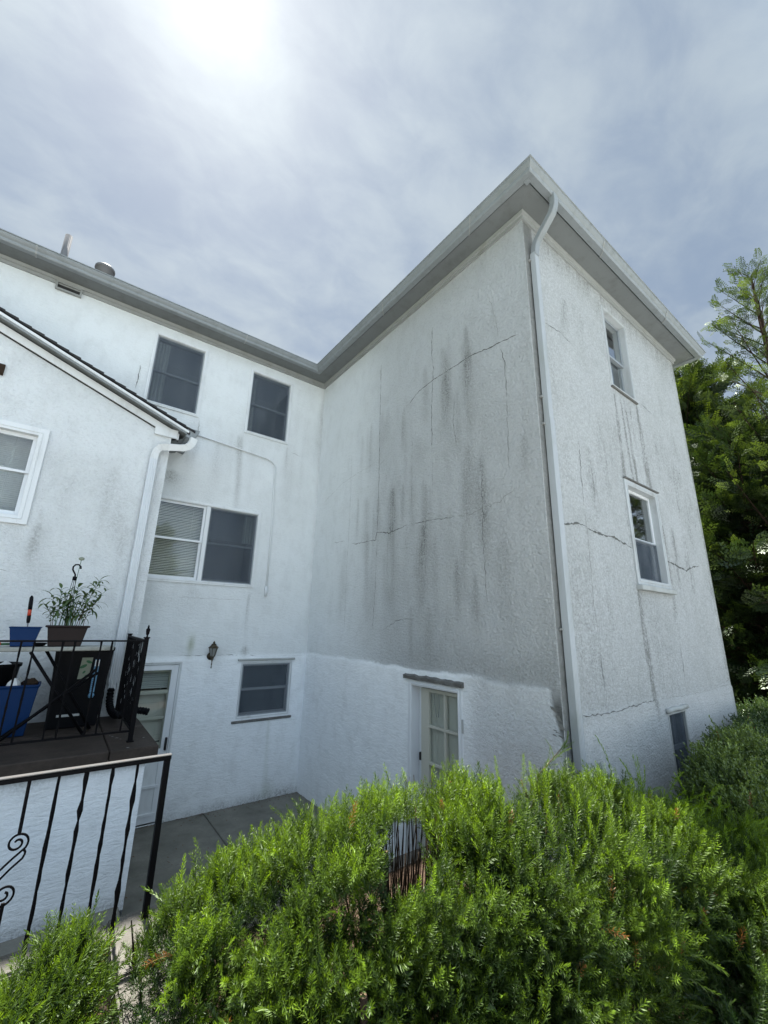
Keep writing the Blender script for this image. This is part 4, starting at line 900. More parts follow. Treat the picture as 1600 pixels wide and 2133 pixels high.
# plastic hanger hook standing in the pot
hk = empty('hanger_hook', (-3.50, -1.40, 2.52), 'black plastic hanging-basket hook standing up from the brown pot', 'hook')
P = [(-3.50, -1.40, 3.02), (-3.50, -1.40, 3.05), (-3.515, -1.40, 3.075), (-3.53, -1.40, 3.10), (-3.532, -1.40, 3.13), (-3.515, -1.40, 3.155), (-3.488, -1.40, 3.158), (-3.468, -1.40, 3.14), (-3.465, -1.40, 3.115)]
m = MB(); m.tube(P, [.010, .008, .008, .008, .008, .008, .008, .008, .009], 7); m.box((-3.518, -1.412, 2.99), (-3.482, -1.388, 3.03)); m.build('hook', 'blackplastic', hk, True)
for dx in (-.012, .0, .012): MB().tube([(-3.50+dx, -1.40, 2.995), (-3.50+dx*4, -1.40+dx, 2.52)], .0028, 5).build('hanger_strand', 'blackplastic', hk)
# little blue bucket with a hand tool
bb = empty('blue_pot', (-3.80, -1.37, 2.326), 'small flared blue plastic pot on the folding table', 'pot')
m = MB(); c = (-3.80, -1.37)
q = lambda a, b, z, sl_=0: [(c[0]+a*ca, c[1]+b*sa, z+sl_*ca) for ca, sa in ((-1, -1), (1, -1), (1, 1), (-1, 1))]
m.loft([q(.085, .07, 2.328), q(.118, .09, 2.50), q(.125, .095, 2.503, .0), q(.125, .095, 2.512), q(.115, .088, 2.512), q(.10, .08, 2.46)]); m.build('pot_body', 'blueplastic', bb, bevel=.006)
ht = empty('hand_trowel', (-3.79, -1.37, 2.40), 'garden hand tool with black and orange grip, handle up in the small blue pot', 'hand tool')
ax = lambda t: (-3.785-.028*t, -1.39, 2.44+.36*t)
MB().tube([ax(0), ax(.34)], .006, 7).build('shank', 'pipe', ht, True); MB().tube([ax(.3), ax(.38), ax(.5)], [.012, .016, .016], 10).build('grip_end', 'blackplastic', ht, True)
MB().tube([ax(.5), ax(.66)], .0155, 10).build('grip_band', 'orange', ht, True); MB().tube([ax(.66), ax(.8), ax(.98), ax(1.04)], [.017, .018, .016, .006], 10).build('grip', 'blackplastic', ht, True)
dt_ = empty('drip_tray', (-3.65, -1.38, 2.326), 'dark green dish lying between blue pot and brown pot', 'dish')
MB().lathe((-3.68, -1.38, 2.328), [(.05, 0), (.075, .03), (.08, .032), (.07, .025), (.02, .01)], 14).build('dish', 'blackplastic', dt_, True)
gt = empty('pruning_tool', (-3.98, -1.40, 2.33), 'tool with green and red handles lying on the table edge at far left', 'hand tool')
MB().tube([(-4.1, -1.44, 2.345), (-3.92, -1.38, 2.35), (-3.82, -1.36, 2.345)], .011, 8).build('handle', 'greenprint', gt, True); MB().tube([(-3.985, -1.46, 2.352), (-3.955, -1.45, 2.356)], .014, 8).build('handle_tip', 'orange', gt, True)
# tall black bin with sticker and thermometer shaped tag
bn = empty('storage_bin', (-3.25, -.85, 1.48), 'tall black plastic bin under the table with a plant sticker on its front', 'bin')
q = lambda w_, d_, z: [(-3.255-w_, -.88-d_, z), (-3.255+w_, -.88-d_, z), (-3.255+w_, -.88+d_, z), (-3.255-w_, -.88+d_, z)]
m = MB(); m.loft([q(.22, .17, 1.485), q(.265, .20, 2.26), q(.275, .21, 2.26), q(.275, .21, 2.295), q(.25, .19, 2.295), q(.24, .18, 2.16)]); m.build('bin_body', 'blackplastic', bn, bevel=.01)
MB().box((-3.40, -1.078, 1.60), (-3.20, -1.062, 1.622)).build('foot_strip', 'sill', bn)
fy = lambda z: -1.052-(z-1.485)/.715*.03-.006
m = MB(); m.loft([[(x, fy(z), z), (x, fy(z)-.003, z)] for x, z in ((-3.27, 1.98),)]*1+[[(-3.27, fy(1.98), 1.98), (-3.27, fy(1.98)-.003, 1.98)]], caps=False) if False else None
m = MB(); m.add([(-3.285, fy(1.97), 1.97), (-3.185, fy(1.97), 1.97), (-3.175, fy(2.19), 2.19), (-3.275, fy(2.19), 2.19)], [(0, 1, 2, 3)]); st = m.build('sticker', 'paper', bn)
for (x, z, a, b, an) in ((-3.25, 2.10, .035, .016, .5), (-3.205, 2.145, .03, .014, -.4), (-3.235, 2.04, .018, .010, .9), (-3.21, 2.00, .014, .010, 0)):
    vs = [(x+a*math.cos(t)*math.cos(an)-b*math.sin(t)*math.sin(an), fy(z)-.003, z+a*math.cos(t)*math.sin(an)+b*math.sin(t)*math.cos(an)) for t in [2*math.pi*k/12 for k in range(12)]]
    MB().add(vs, [tuple(range(12))]).build('printed_leaf', 'greenprint', st)
th = empty('outdoor_thermometer', (-3.13, -1.09, 1.9), 'pale blue bulb shaped outdoor thermometer hanging on the black bin', 'thermometer')
m = MB(); m.box((-3.152, -1.105, 1.83), (-3.108, -1.095, 2.17)); m.lathe((-3.13, -1.10, 1.80), [(.001, -.03), (.022, -.022), (.03, 0), (.022, .022), (.001, .03)], 12); m.build('thermometer_body', 'litblue', th, bevel=.002)
MB().box((-3.150, -1.108, 2.10), (-3.110, -1.1055, 2.165)).build('scale_top', 'trim', th); MB().box((-3.133, -1.108, 1.84), (-3.127, -1.1055, 2.09)).build('scale_tube', 'trim', th)
m = MB()
for k in range(12): m.box((-3.146, -1.107, 1.86+k*.02), (-3.136, -1.1055, 1.864+k*.02))
m.build('scale_marks', 'blueplastic', th)
# blue recycling bin with rubbish
rb = empty('recycling_bin', (-3.74, -1.15, 1.48), 'blue recycling bin filled with rubbish under the table at the left', 'bin')
q = lambda w_, d_, z: [(-3.76-w_, -1.12-d_, z), (-3.76+w_, -1.12-d_, z), (-3.76+w_, -1.12+d_, z), (-3.76-w_, -1.12+d_, z)]
m = MB(); m.loft([q(.125, .11, 1.485), q(.165, .145, 1.93), q(.175, .155, 1.935), q(.175, .155, 1.955), q(.16, .14, 1.955), q(.15, .13, 1.88)]); m.build('bin_body', 'blueplastic', rb, bevel=.01)
for k, (x, y, z, mt) in enumerate(((-3.80, -1.2, 1.97, 'trim'), (-3.70, -1.15, 1.96, 'brownplastic'), (-3.66, -1.18, 1.965, 'bark'), (-3.76, -1.08, 1.96, 'sill'))):
    m = MB(); g = random.Random(k+30); m.lathe((x, y, z-.05), [(.02, 0), (.05*g.uniform(.7, 1.2), .03), (.04, .06), (.01, .09+g.random()*.03)], 6, rot=g.random()*3, sx=g.uniform(.7, 1.4)); m.build('rubbish', mt, rb)
db = empty('planter_tub', (-3.98, -.98, 1.48), 'round dark green tub with debris at the left edge behind the table', 'tub')
MB().lathe((-3.99, -.98, 1.485), [(.15, 0), (.20, .62), (.215, .63), (.215, .66), (.19, .66), (.18, .60)], 24).build('tub_body', 'blackplastic', db, True)
for k in range(5):
    g = random.Random(60+k); m = MB(); m.lathe((-3.99+g.uniform(-.1, .1), -.98+g.uniform(-.1, .1), 2.09), [(.02, 0), (.06, .02), (.05, .05), (.01, .08)], 6, rot=g.random()*3); m.build('debris', ('sill', 'bark', 'trim')[k % 3], db)
# corrugated drain hose
hs = empty('drain_hose', (-2.95, -.9, 1.5), 'black corrugated drain hose poking out through the end of the porch railing', 'hose')
P = arc((-2.90, YD-.06, 1.80), (-2.92, YD-.1, 1.54), (-2.84, -1.05, 1.56), 24)+arc((-2.83, -1.07, 1.56), (-2.72, -1.20, 1.66), (-2.56, -1.22, 1.60), 24)[1:]
m = MB(); m.tube(P, [.041 if k % 2 else .031 for k in range(len(P))], 12); m.build('hose', 'blackplastic', hs)

# ------------------------------------------------------------------ foliage
def shoot(rng, L, n, nl, mode='radial', w=.0042, droop=0.0, stem_r=.0012):
    """one twig: needles as folded rhombs around a thin stem; returns verts, quads, tone(0..1 along the twig)"""
    V, F, T = [], [], []
    cx_ = lambda s: np.array([0.0, droop*L*s*s, L*s])
    for k in range(n):
        s = (k+.5)/n; p = cx_(s); a = k*2.399 if mode == 'radial' else (0 if k % 2 else math.pi)+rng.uniform(-.6, .6)
        op = math.radians(rng.uniform(50, 72)*(1-.5*s**3))
        side_ = np.array([math.cos(a), math.sin(a), 0]); axis = np.array([0, droop*2*s, 1.0]); axis /= np.linalg.norm(axis)
        d_ = axis*math.cos(op)+side_*math.sin(op); ln = nl*rng.uniform(.8, 1.1)*(1-.35*max(0, s-.75)/.25)*(.75+.25*min(1, s*4))
        t = np.cross(d_, axis); t /= (np.linalg.norm(t)+1e-9); t = t*math.cos(.5)+np.cross(d_, t)*math.sin(.5)
        b = len(V); V += [p, p+d_*ln*.55+t*w/2, p+d_*ln+axis*ln*.08, p+d_*ln*.55-t*w/2]; F.append((b, b+1, b+2, b+3)); T += [s, s, s, s]
    for k in range(3):
        s0, s1 = k/3, (k+1)/3; b = len(V); p, q_ = cx_(s0), cx_(s1); r_ = stem_r*(1.3-k*.3)
        V += [p+[r_, 0, 0], p-[r_, 0, 0], q_-[r_, 0, 0], q_+[r_, 0, 0]]; F.append((b, b+1, b+2, b+3)); T += [.1]*4
    return np.array(V), np.array(F), np.array(T)
def scatter(name, mat, parent, temps, P, D, scale, tone, rng, dead=None, tone_gain=.6):
    """copies of the twig templates joined into one leafy mass"""
    P = np.asarray(P); D = np.asarray(D); n = len(P); D = D/np.linalg.norm(D, axis=1)[:, None]
    ref = rng.normal(size=(n, 3)); X = np.cross(D, ref); X /= np.linalg.norm(X, axis=1)[:, None]; Y = np.cross(D, X)
    which = rng.randint(0, len(temps), n); VV, FF, TT, DD = [], [], [], []; off = 0
    dead = np.zeros(n) if dead is None else dead
    for k, (v, f_, t) in enumerate(temps):
        id_ = np.where(which == k)[0]
        if len(id_) == 0: continue
        s = scale[id_][:, None, None]
        w_ = (v[None, :, 0:1]*X[id_][:, None, :]+v[None, :, 1:2]*Y[id_][:, None, :]+v[None, :, 2:3]*D[id_][:, None, :])*s+P[id_][:, None, :]
        m_ = len(v); VV.append(w_.reshape(-1, 3)); FF.append((f_[None]+(np.arange(len(id_))*m_)[:, None, None]+off).reshape(-1, f_.shape[1]))
        TT.append(np.clip(tone[id_][:, None]*(1-tone_gain+tone_gain*t[None]*1.15), 0, 1).ravel()); DD.append(np.repeat(dead[id_], m_)); off += len(id_)*m_
    o = np_mesh(name, np.vstack(VV), np.vstack(FF), mat, parent, dict(tone=np.concatenate(TT), dead=np.concatenate(DD)))
    o['kind'] = 'stuff'; return o
rng = np.random.RandomState(11)
LEAD = [shoot(rng, rng.uniform(.19, .30), 84, .026, stem_r=.002) for _ in range(4)]
YEW = [shoot(rng, rng.uniform(.08, .15), 34, .026) for _ in range(6)]+[shoot(rng, rng.uniform(.09, .14), 30, .028, 'flat', droop=.25) for _ in range(3)]
YEWD = [shoot(rng, rng.uniform(.06, .09), 22, .022) for _ in range(4)]
FROND = [shoot(rng, rng.uniform(.20, .30), 66, .028, 'flat', droop=.5, w=.0055, stem_r=.0016) for _ in range(4)]
zr = [(-0.4, 0.88), (-0.06, 1.02), (0.0, 1.07), (0.09, 1.1), (0.16, 1.11), (0.25, 1.24), (0.32, 1.26), (0.42, 1.27), (0.51, 1.3), (0.61, 1.36), (0.71, 1.44), (0.82, 1.51), (0.96, 1.55), (1.11, 1.605), (1.21, 1.615), (1.37, 1.575), (1.53, 1.515), (1.7, 1.595), (1.78, 1.635), (1.96, 1.655), (2.15, 1.665), (2.34, 1.625), (2.54, 1.595), (2.74, 1.555), (2.95, 1.495), (3.16, 1.405), (3.39, 1.325), (3.62, 1.275), (3.85, 1.225), (4.09, 1.135), (4.33, 1.035), (4.57, 0.935), (5.2, 0.805)]
zu, zz_t = np.array(zr).T
HS = np.array([-3.02, -3.98]); HD = np.array([.941, -.337]); HN = np.array([-.337, -.941])      # ridge start, direction, towards the viewer
def hedge_points(n, ua, ub, width, rng, layer, phi=(-1.2, 1.75)):
    """points and normals on (layer=1) or inside (layer<1) a lumpy hedge whose back top edge is the ridge"""
    u = rng.uniform(ua, ub, n); ph = rng.uniform(phi[0], phi[1], n)        # 0 = straight up, + = viewer side
    top = np.interp(u, zu, zz_t); wv = width(u); endf = np.clip(np.minimum((u-ua), (ub-u))/.16, 0, 1)**.4
    hz = np.maximum(top-.55, .25)
    lump = 1+.20*(vnoise(u*3.6, ph*2.8, 5)-.5)*2+.15*(vnoise(u*9, ph*6, 8)-.5)*2
    rr_ = lump*layer*(.55+.45*endf)
    sx_ = np.sign(np.sin(ph))*np.abs(np.sin(ph))**.75; cz_ = np.sign(np.cos(ph))*np.abs(np.cos(ph))**.62
    v = wv*.5+wv*.5*sx_*rr_; z = (top-hz)+hz*cz_*(.9+.1*lump)*(.75+.25*endf)*layer-.0
    xy = HS+np.outer(u, HD)+np.outer(v, HN)
    nrm = np.stack([HN[0]*np.sin(ph), HN[1]*np.sin(ph), np.cos(ph)], 1)
    return np.column_stack([xy, z]), nrm, u, ph
def yew(name, label, ua, ub, n_cl, seed, width, gap=None, fresh=(.35, 1.0), temps=None, per=6, extra_dir=None, group=None, phi=(-1.2, 1.75)):
    rng = np.random.RandomState(seed); um = (ua+ub)/2; bx = HS+HD*um+HN*.5
    root = empty(name, (bx[0], bx[1], .72), label, 'bush', group)
    P0, N0, u, ph = hedge_points(n_cl, ua, ub, width, rng, 1.0, phi)
    hole = vnoise(u*5.5, ph*4.5, seed)*.65+vnoise(u*13, ph*9, seed+1)*.35
    ok_ = hole > .43; P0, N0, u, ph, hole = P0[ok_], N0[ok_], u[ok_], ph[ok_], hole[ok_]; n_cl = len(P0)
    P0 = P0+N0*((hole-.52)*.32)[:, None]
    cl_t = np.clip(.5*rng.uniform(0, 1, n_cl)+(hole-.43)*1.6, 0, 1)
    P = np.repeat(P0, per, 0); N = np.repeat(N0, per, 0); tt = np.repeat(cl_t, per)
    P = P+rng.normal(size=P.shape)*.028-N*np.abs(rng.normal(size=(len(P), 1)))*.05
    D = N*.8+np.array([0, 0, .45])+rng.normal(size=P.shape)*.5
    if extra_dir is not None: D = D+np.array(extra_dir)
    keep = np.ones(len(P), bool)
    if gap is not None: keep &= ~gap(P)
    keep &= P[:, 2] > .70
    up = np.clip(N[:, 2], 0, 1)
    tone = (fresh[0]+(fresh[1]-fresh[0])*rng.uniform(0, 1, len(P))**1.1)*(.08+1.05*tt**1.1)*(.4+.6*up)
    dead = ((rng.uniform(0, 1, len(P)) < .004)*1.0)
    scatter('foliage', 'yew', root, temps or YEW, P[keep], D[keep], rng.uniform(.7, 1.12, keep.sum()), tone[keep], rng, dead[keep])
    # upright leaders that break the outline
    nl_ = int(46*(ub-ua)); PL, NL, uL, pL = hedge_points(nl_, ua, ub, width, rng, 1.0, (-1.0, .9)); kl = np.ones(nl_, bool) if gap is None else ~gap(PL)
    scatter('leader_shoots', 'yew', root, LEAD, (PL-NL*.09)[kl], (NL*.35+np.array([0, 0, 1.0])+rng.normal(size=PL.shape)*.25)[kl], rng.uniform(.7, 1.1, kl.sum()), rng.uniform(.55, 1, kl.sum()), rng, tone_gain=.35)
    # darker old growth inside
    P1, N1, _, _ = hedge_points(int(n_cl*per*.55), ua, ub, width, rng, 1.0, phi); P1 = P1-N1*rng.uniform(.12, .34, (len(P1), 1)); P1 += rng.normal(size=P1.shape)*.03
    k1 = P1[:, 2] > .70
    if gap is not None: k1 &= ~gap(P1)
    scatter('old_foliage', 'yew', root, YEWD, P1[k1], (N1*.6+rng.normal(size=P1.shape)*.6)[k1], rng.uniform(.8, 1.2, k1.sum()), rng.uniform(0, .16, k1.sum()), rng)
    # branches
    m_ = MB(); g = random.Random(seed)
    for k in range(int(14*(ub-ua)+6)):
        uu = g.uniform(ua+.1, ub-.1); b_ = HS+HD*(uu+g.uniform(-.1, .1))+HN*width(np.array([uu]))[0]*.5; top = float(np.interp(uu, zu, zz_t))
        e_ = HS+HD*(uu+g.uniform(-.35, .35))+HN*(width(np.array([uu]))[0]*.5+g.uniform(-.4, .4))
        a_ = Vector((b_[0], b_[1], .70)); c_ = Vector((e_[0], e_[1], top-g.uniform(.08, .3))); mid = a_.lerp(c_, .5)+Vector((g.uniform(-.08, .08), g.uniform(-.08, .08), -.03))
        pts = arc(a_, mid+(mid-a_.lerp(c_, .5)), c_, 6); m_.tube(pts, [.014-.0018*i for i in range(7)], 5)
    m_.build('branches', 'bark', root, True)
    return root
edge_d = HS+np.array([.02, 0])-np.array([-3.559, -6.925]); edge_d /= np.linalg.norm(edge_d); edge_n = np.array([edge_d[1], -edge_d[0]])
def trimmed(P):
    s = (P[:, :2]-HS)@edge_n
    return s+.07*np.sin(P[:, 2]*9)+.05*np.sin(P[:, 1]*11) < 0.10
wid = lambda u: .95+.25*smst(u, .3, 1.5)+0*u
gapc = HS+HD*1.62
ray_d = (gapc-np.array([-3.559, -6.925])); ray_d /= np.linalg.norm(ray_d); ray_n = np.array([-ray_d[1], ray_d[0]])
def gap1(P):
    s = (P[:, :2]-gapc)@ray_n; w_ = .12+.04*np.clip((1.5-P[:, 2])/.3, 0, 1)+.03*np.sin(P[:, 2]*25)
    dep = (P[:, :2]-gapc)@ray_d
    return (np.abs(s) < w_) & (P[:, 2] < 1.36-.38*dep) & (P[:, 2] > .95-.53*dep)
yew('yew_bush', 'large sunlit yew bush left of the twiggy gap in the hedge', -.08, 1.90, 1850, 101, wid, lambda P: gap1(P) | trimmed(P))
yew('yew_bush', 'wide sunlit yew bush between the twiggy gap and the downspout', 1.38, 3.35, 1850, 102, wid, gap1)
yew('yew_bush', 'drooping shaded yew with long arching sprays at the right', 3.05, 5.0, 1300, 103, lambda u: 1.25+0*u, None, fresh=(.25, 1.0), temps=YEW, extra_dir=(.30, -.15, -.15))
# near yew, lower, filling the front
def mound(name, label, centers, n_cl, seed, temps, per=6, fresh=(.35, 1.0), extra=None, mat='yew', cat='bush', floor=.70, cone=0.75, scale=(.7, 1.12), inner=True, jitter=.42, base_z=.72, dead_p=.004, downfrac=.35):
    rng = np.random.RandomState(seed); cen = np.array(centers, float)
    root = empty(name, (cen[0][0], cen[0][1], base_z), label, cat)
    area = (cen[:, 3]*cen[:, 4]+cen[:, 3]*cen[:, 5]+cen[:, 4]*cen[:, 5]); pk = rng.choice(len(cen), n_cl, p=area/area.sum())
    dd = rng.normal(size=(n_cl, 3)); dd /= np.linalg.norm(dd, axis=1)[:, None]; dd[:, 2] = np.where(rng.uniform(size=n_cl) > downfrac, np.abs(dd[:, 2]), dd[:, 2])
    lump = 1+.13*np.sin(dd[:, 0]*7+seed)*np.cos(dd[:, 1]*6)+.08*rng.normal(size=n_cl)
    P0 = cen[pk, :3]+dd*cen[pk, 3:6]*lump[:, None]
    ok = np.ones(n_cl, bool)
    for j in range(len(cen)):
        q_ = (P0-cen[j, :3])/cen[j, 3:6]; ok &= ~((np.linalg.norm(q_, axis=1) < .8) & (pk != j))
    P0, dd = P0[ok], dd[ok]; n_ = len(P0)
    P = np.repeat(P0, per, 0); N = np.repeat(dd, per, 0); P = P+rng.normal(size=P.shape)*.03-N*np.abs(rng.normal(size=(len(P), 1)))*.05
    D = N*cone+np.array([0, 0, .6])+rng.normal(size=P.shape)*jitter
    if extra is not None: D = D+np.array(extra)
    k_ = P[:, 2] > floor; tt = np.repeat(rng.uniform(0, 1, n_), per)
    tone = (fresh[0]+(fresh[1]-fresh[0])*rng.uniform(0, 1, len(P)))*(.5+.5*tt)*(.62+.38*np.clip(N[:, 2], 0, 1))
    scatter('foliage', mat, root, temps, P[k_], D[k_], rng.uniform(*scale, k_.sum()), tone[k_], rng, (rng.uniform(size=k_.sum()) < dead_p)*1.0)
    if inner:
        P1 = P0[rng.randint(0, n_, n_*3)]; pj = cen[rng.choice(len(cen), len(P1)), :3]; P1 = P1+(pj-P1)*rng.uniform(.1, .45, (len(P1), 1)); k1 = P1[:, 2] > floor
        scatter('old_foliage', mat, root, temps, P1[k1], rng.normal(size=P1.shape)[k1]+[0, 0, .4], rng.uniform(*scale, k1.sum()), rng.uniform(0, .15, k1.sum()), rng)
    m_ = MB(); g = random.Random(seed)
    for k in range(10+4*len(cen)):
        c_ = cen[g.randrange(len(cen))]; t_ = Vector(c_[:3])+Vector((g.uniform(-.7, .7)*c_[3], g.uniform(-.7, .7)*c_[4], g.uniform(-.1, .7)*c_[5])); a_ = Vector((cen[0][0]+g.uniform(-.08, .08), cen[0][1]+g.uniform(-.08, .08), base_z-.02))
        m_.tube(arc(a_, a_.lerp(t_, .5)+Vector((g.uniform(-.1, .1), g.uniform(-.1, .1), 0)), t_, 6), [.013-.0017*i for i in range(7)], 5)
    m_.build('branches', 'bark', root, True)
    return root
mound('yew_bush', 'small yew bush at the bottom left beside the concrete block', [(-3.40, -4.48, .96, .22, .20, .24), (-3.27, -4.32, 1.00, .14, .12, .22), (-3.58, -4.52, .90, .24, .22, .22)], 380, 104, YEW, fresh=(.25, .9))
mound('yew_bush', 'low yew growth in the foreground, spreading below the big bushes', [(-2.45, -5.15, 1.00, .38, .30, .30), (-1.9, -5.35, 1.02, .40, .28, .32), (-1.3, -5.62, 1.0, .40, .28, .30)], 520, 105, YEW, fresh=(.3, .95))
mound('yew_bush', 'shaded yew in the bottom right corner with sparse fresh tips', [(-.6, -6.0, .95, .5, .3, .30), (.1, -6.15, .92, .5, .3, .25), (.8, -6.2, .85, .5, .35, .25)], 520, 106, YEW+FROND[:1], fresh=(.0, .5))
# long arching sprays over the right part of the hedge
rng = np.random.RandomState(44)
def sprays(name, label, n, ua, ub, vr, zoff, seed, tone=(.6, 1), sc_=(.8, 1.25), dirv_=(.55, -.25, .35)):
    rng = np.random.RandomState(seed); u = rng.uniform(ua, ub, n); v = rng.uniform(*vr, n); top = np.interp(u, zu, zz_t)-np.maximum(0, v-.5)*.35
    P = np.column_stack([HS+np.outer(u, HD)+np.outer(v, HN), top+rng.uniform(*zoff, n)]); D = np.array(dirv_)+rng.normal(size=(n, 3))*.3
    b_ = HS+HD*((ua+ub)/2)+HN*.5; root = empty(name, (b_[0], b_[1], .72), label, 'bush'); scatter('spray', 'yew', root, FROND, P, D, rng.uniform(*sc_, n), rng.uniform(*tone, n), rng, (rng.uniform(size=n) < .03)*1.0, tone_gain=.3)
    m_ = MB(); g = random.Random(seed)
    for k in range(min(n, 24)):
        e_ = Vector(P[k]); a_ = Vector((b_[0]+g.uniform(-.3, .3), b_[1]+g.uniform(-.2, .2), .72)); m_.tube(arc(a_, a_.lerp(e_, .5)+Vector((0, 0, .15)), e_, 6), [.008-.001*i for i in range(7)], 5)
    m_.build('branches', 'twig', root, True); return root
sprays('arching_yew', 'bright feathery yew sprays arching over the shaded right side of the hedge', 190, 2.9, 4.9, (.05, 1.2), (-.10, .08), 201)
o = empty('yew_sapling', (-.62, -5.0, .72), 'single pale feathery yew spray standing above the hedge by the corner downspout', 'bush')
P = []; D = []
for t in np.linspace(.0, 1, 15): P.append((-.80+.42*t, -5.0, 1.60+.20*t-.03*t*t)); D.append((.5, rng.uniform(-.5, .2), rng.uniform(-.1, .8)))
scatter('spray', 'yew', o, YEW[5:]+FROND, P, D, rng.uniform(.45, .7, 15), rng.uniform(.6, .9, 15), rng, tone_gain=.3)
m = MB(); m.tube([(-.95, -5.05, .75), (-.88, -5.0, 1.4), (-.75, -5.0, 1.64), (-.38, -5.0, 1.79)], [.010, .008, .005, .002], 6); m.build('stem', 'twig', o, True)
# thin stems in the gap and cut stubs
tw = empty('bare_twigs', (gapc[0], gapc[1], .72), 'tangle of thin bare stems in the gap of the hedge', 'twigs')
m = MB(); g = random.Random(77)
for k in range(64):
    s = g.uniform(-.17, .19); dep = g.uniform(-.7, .05); b_ = gapc+ray_n*(s*.7)+ray_d*dep; e_ = gapc+ray_n*(s+g.uniform(-.09, .09))+ray_d*(dep+g.uniform(-.1, .1))
    m.tube(arc((b_[0], b_[1], .74), ((b_[0]+e_[0])/2+g.uniform(-.04, .04), (b_[1]+e_[1])/2, 1.15), (e_[0], e_[1], g.uniform(1.4, 1.68)), 7), [g.choice((.0035, .005, .0075))*(1-.1*i) for i in range(8)], 5)
m.build('stems', 'bark', tw, True)
for (s, dep, zt, r_) in ((-.12, -.55, 1.44, .013), (-.16, -1.25, 1.30, .015)):
    b_ = gapc-ray_n*s+ray_d*dep; st_ = MB().tube([(b_[0], b_[1], .74), (b_[0]+.01, b_[1], 1.1), (b_[0], b_[1]+.01, zt)], [r_*1.2, r_, r_], 9).build('cut_stub', 'bark', tw, True)
    MB().tube([(b_[0], b_[1]+.01, zt+.0005), (b_[0], b_[1]+.01, zt+.003)], r_*.92, 9).build('cut_face', 'stub', st_)

# ------------------------------------------------------------------ broadleaf shrubs
def leafspray(rng, n=16, L=.14, ll=.026, lw=.014):
    V, F, T = [], [], []
    for k in range(n):
        s = (k+1)/n; a = k*math.pi*.5+rng.uniform(-.4, .4); p = np.array([.01*math.sin(s*3), 0, L*s]); op = math.radians(rng.uniform(40, 75)*(1-.5*s))
        d_ = np.array([math.cos(a)*math.sin(op), math.sin(a)*math.sin(op), math.cos(op)]); t = np.cross(d_, [0, 0, 1.0]); t /= np.linalg.norm(t)+1e-9; nn = np.cross(d_, t)
        t = t*math.cos(.6)+nn*math.sin(.6)*rng.uniform(-1, 1); t /= np.linalg.norm(t); l_ = ll*rng.uniform(.7, 1.15); w_ = lw*rng.uniform(.8, 1.1)
        b = len(V); V += [p, p+d_*l_*.45+t*w_/2, p+d_*l_, p+d_*l_*.45-t*w_/2]; F.append((b, b+1, b+2, b+3)); T += [s*.6+.4*rng.random_sample()]*4
    b = len(V); V += [np.array([.001, 0, 0]), np.array([-.001, 0, 0]), np.array([-.0006, 0, L]), np.array([.0006, 0, L])]; F.append((b, b+1, b+2, b+3)); T += [.1]*4
    return np.array(V), np.array(F), np.array(T)
rng = np.random.RandomState(5); PRI = [leafspray(rng) for _ in range(5)]
mound('broadleaf_shrub', 'small-leaved shrub, leaves coloured brighter as if lit, just in front of the narrow basement window', [(1.45, -5.42, 1.08, .42, .26, .42), (2.1, -5.40, 1.15, .5, .28, .42), (1.0, -5.72, .98, .36, .22, .36)], 1000, 301, PRI, per=5, mat='privet', cat='shrub', fresh=(.35, 1), floor=.72)  # leaf tone raised for the light on the front shrub
mound('broadleaf_shrub', 'small-leaved shrub, leaves coloured darker as if shaded, beside the far corner of the wing', [(3.0, -5.28, 1.12, .55, .34, .38), (4.0, -5.18, 1.12, .7, .34, .36), (5.2, -5.1, 1.15, .8, .5, .42)], 1000, 302, PRI, per=5, mat='privet', cat='shrub', fresh=(.0, .35), floor=.72)  # leaf tone lowered for the shade on the rear shrub

# ------------------------------------------------------------------ conifers behind the wing
def hspray(rng, L=.30, n=13, bl=.085, w=.024):
    """flat feathery spray: side twigs as narrow tapered blades, tip drooping"""
    V, F, T = [], [], []
    for k in range(n):
        s = (k+1)/n; sg = 1 if k % 2 else -1; p = np.array([0, -.25*L*s*s, L*s]); b_l = bl*(1.15-.75*s)*rng.uniform(.8, 1.15)
        for j in range(3):
            q_ = (j+.6)/3; st = p+np.array([sg*b_l*q_*.85, -.12*b_l*q_, b_l*q_*.55]); sg2 = 1 if j % 2 else -1
            d_ = np.array([sg*.55+.3*sg2, -.25+rng.uniform(-.2, .2), .75]); d_ /= np.linalg.norm(d_); t = np.cross(d_, [0, 1, 0.3]); t /= np.linalg.norm(t); l_ = .042*rng.uniform(.7, 1.2)
            b = len(V); V += [st, st+d_*l_*.4+t*w/2, st+d_*l_, st+d_*l_*.4-t*w/2]; F.append((b, b+1, b+2, b+3)); T += [s]*4
    b = len(V); V += [np.array([.002, 0, 0]), np.array([-.002, 0, 0]), np.array([-.0008, -.25*L, L]), np.array([.0008, -.25*L, L])]; F.append((b, b+1, b+2, b+3)); T += [0]*4
    return np.array(V), np.array(F), np.array(T)
rng = np.random.RandomState(9); HEM = [hspray(rng, rng.uniform(.24, .36)) for _ in range(6)]
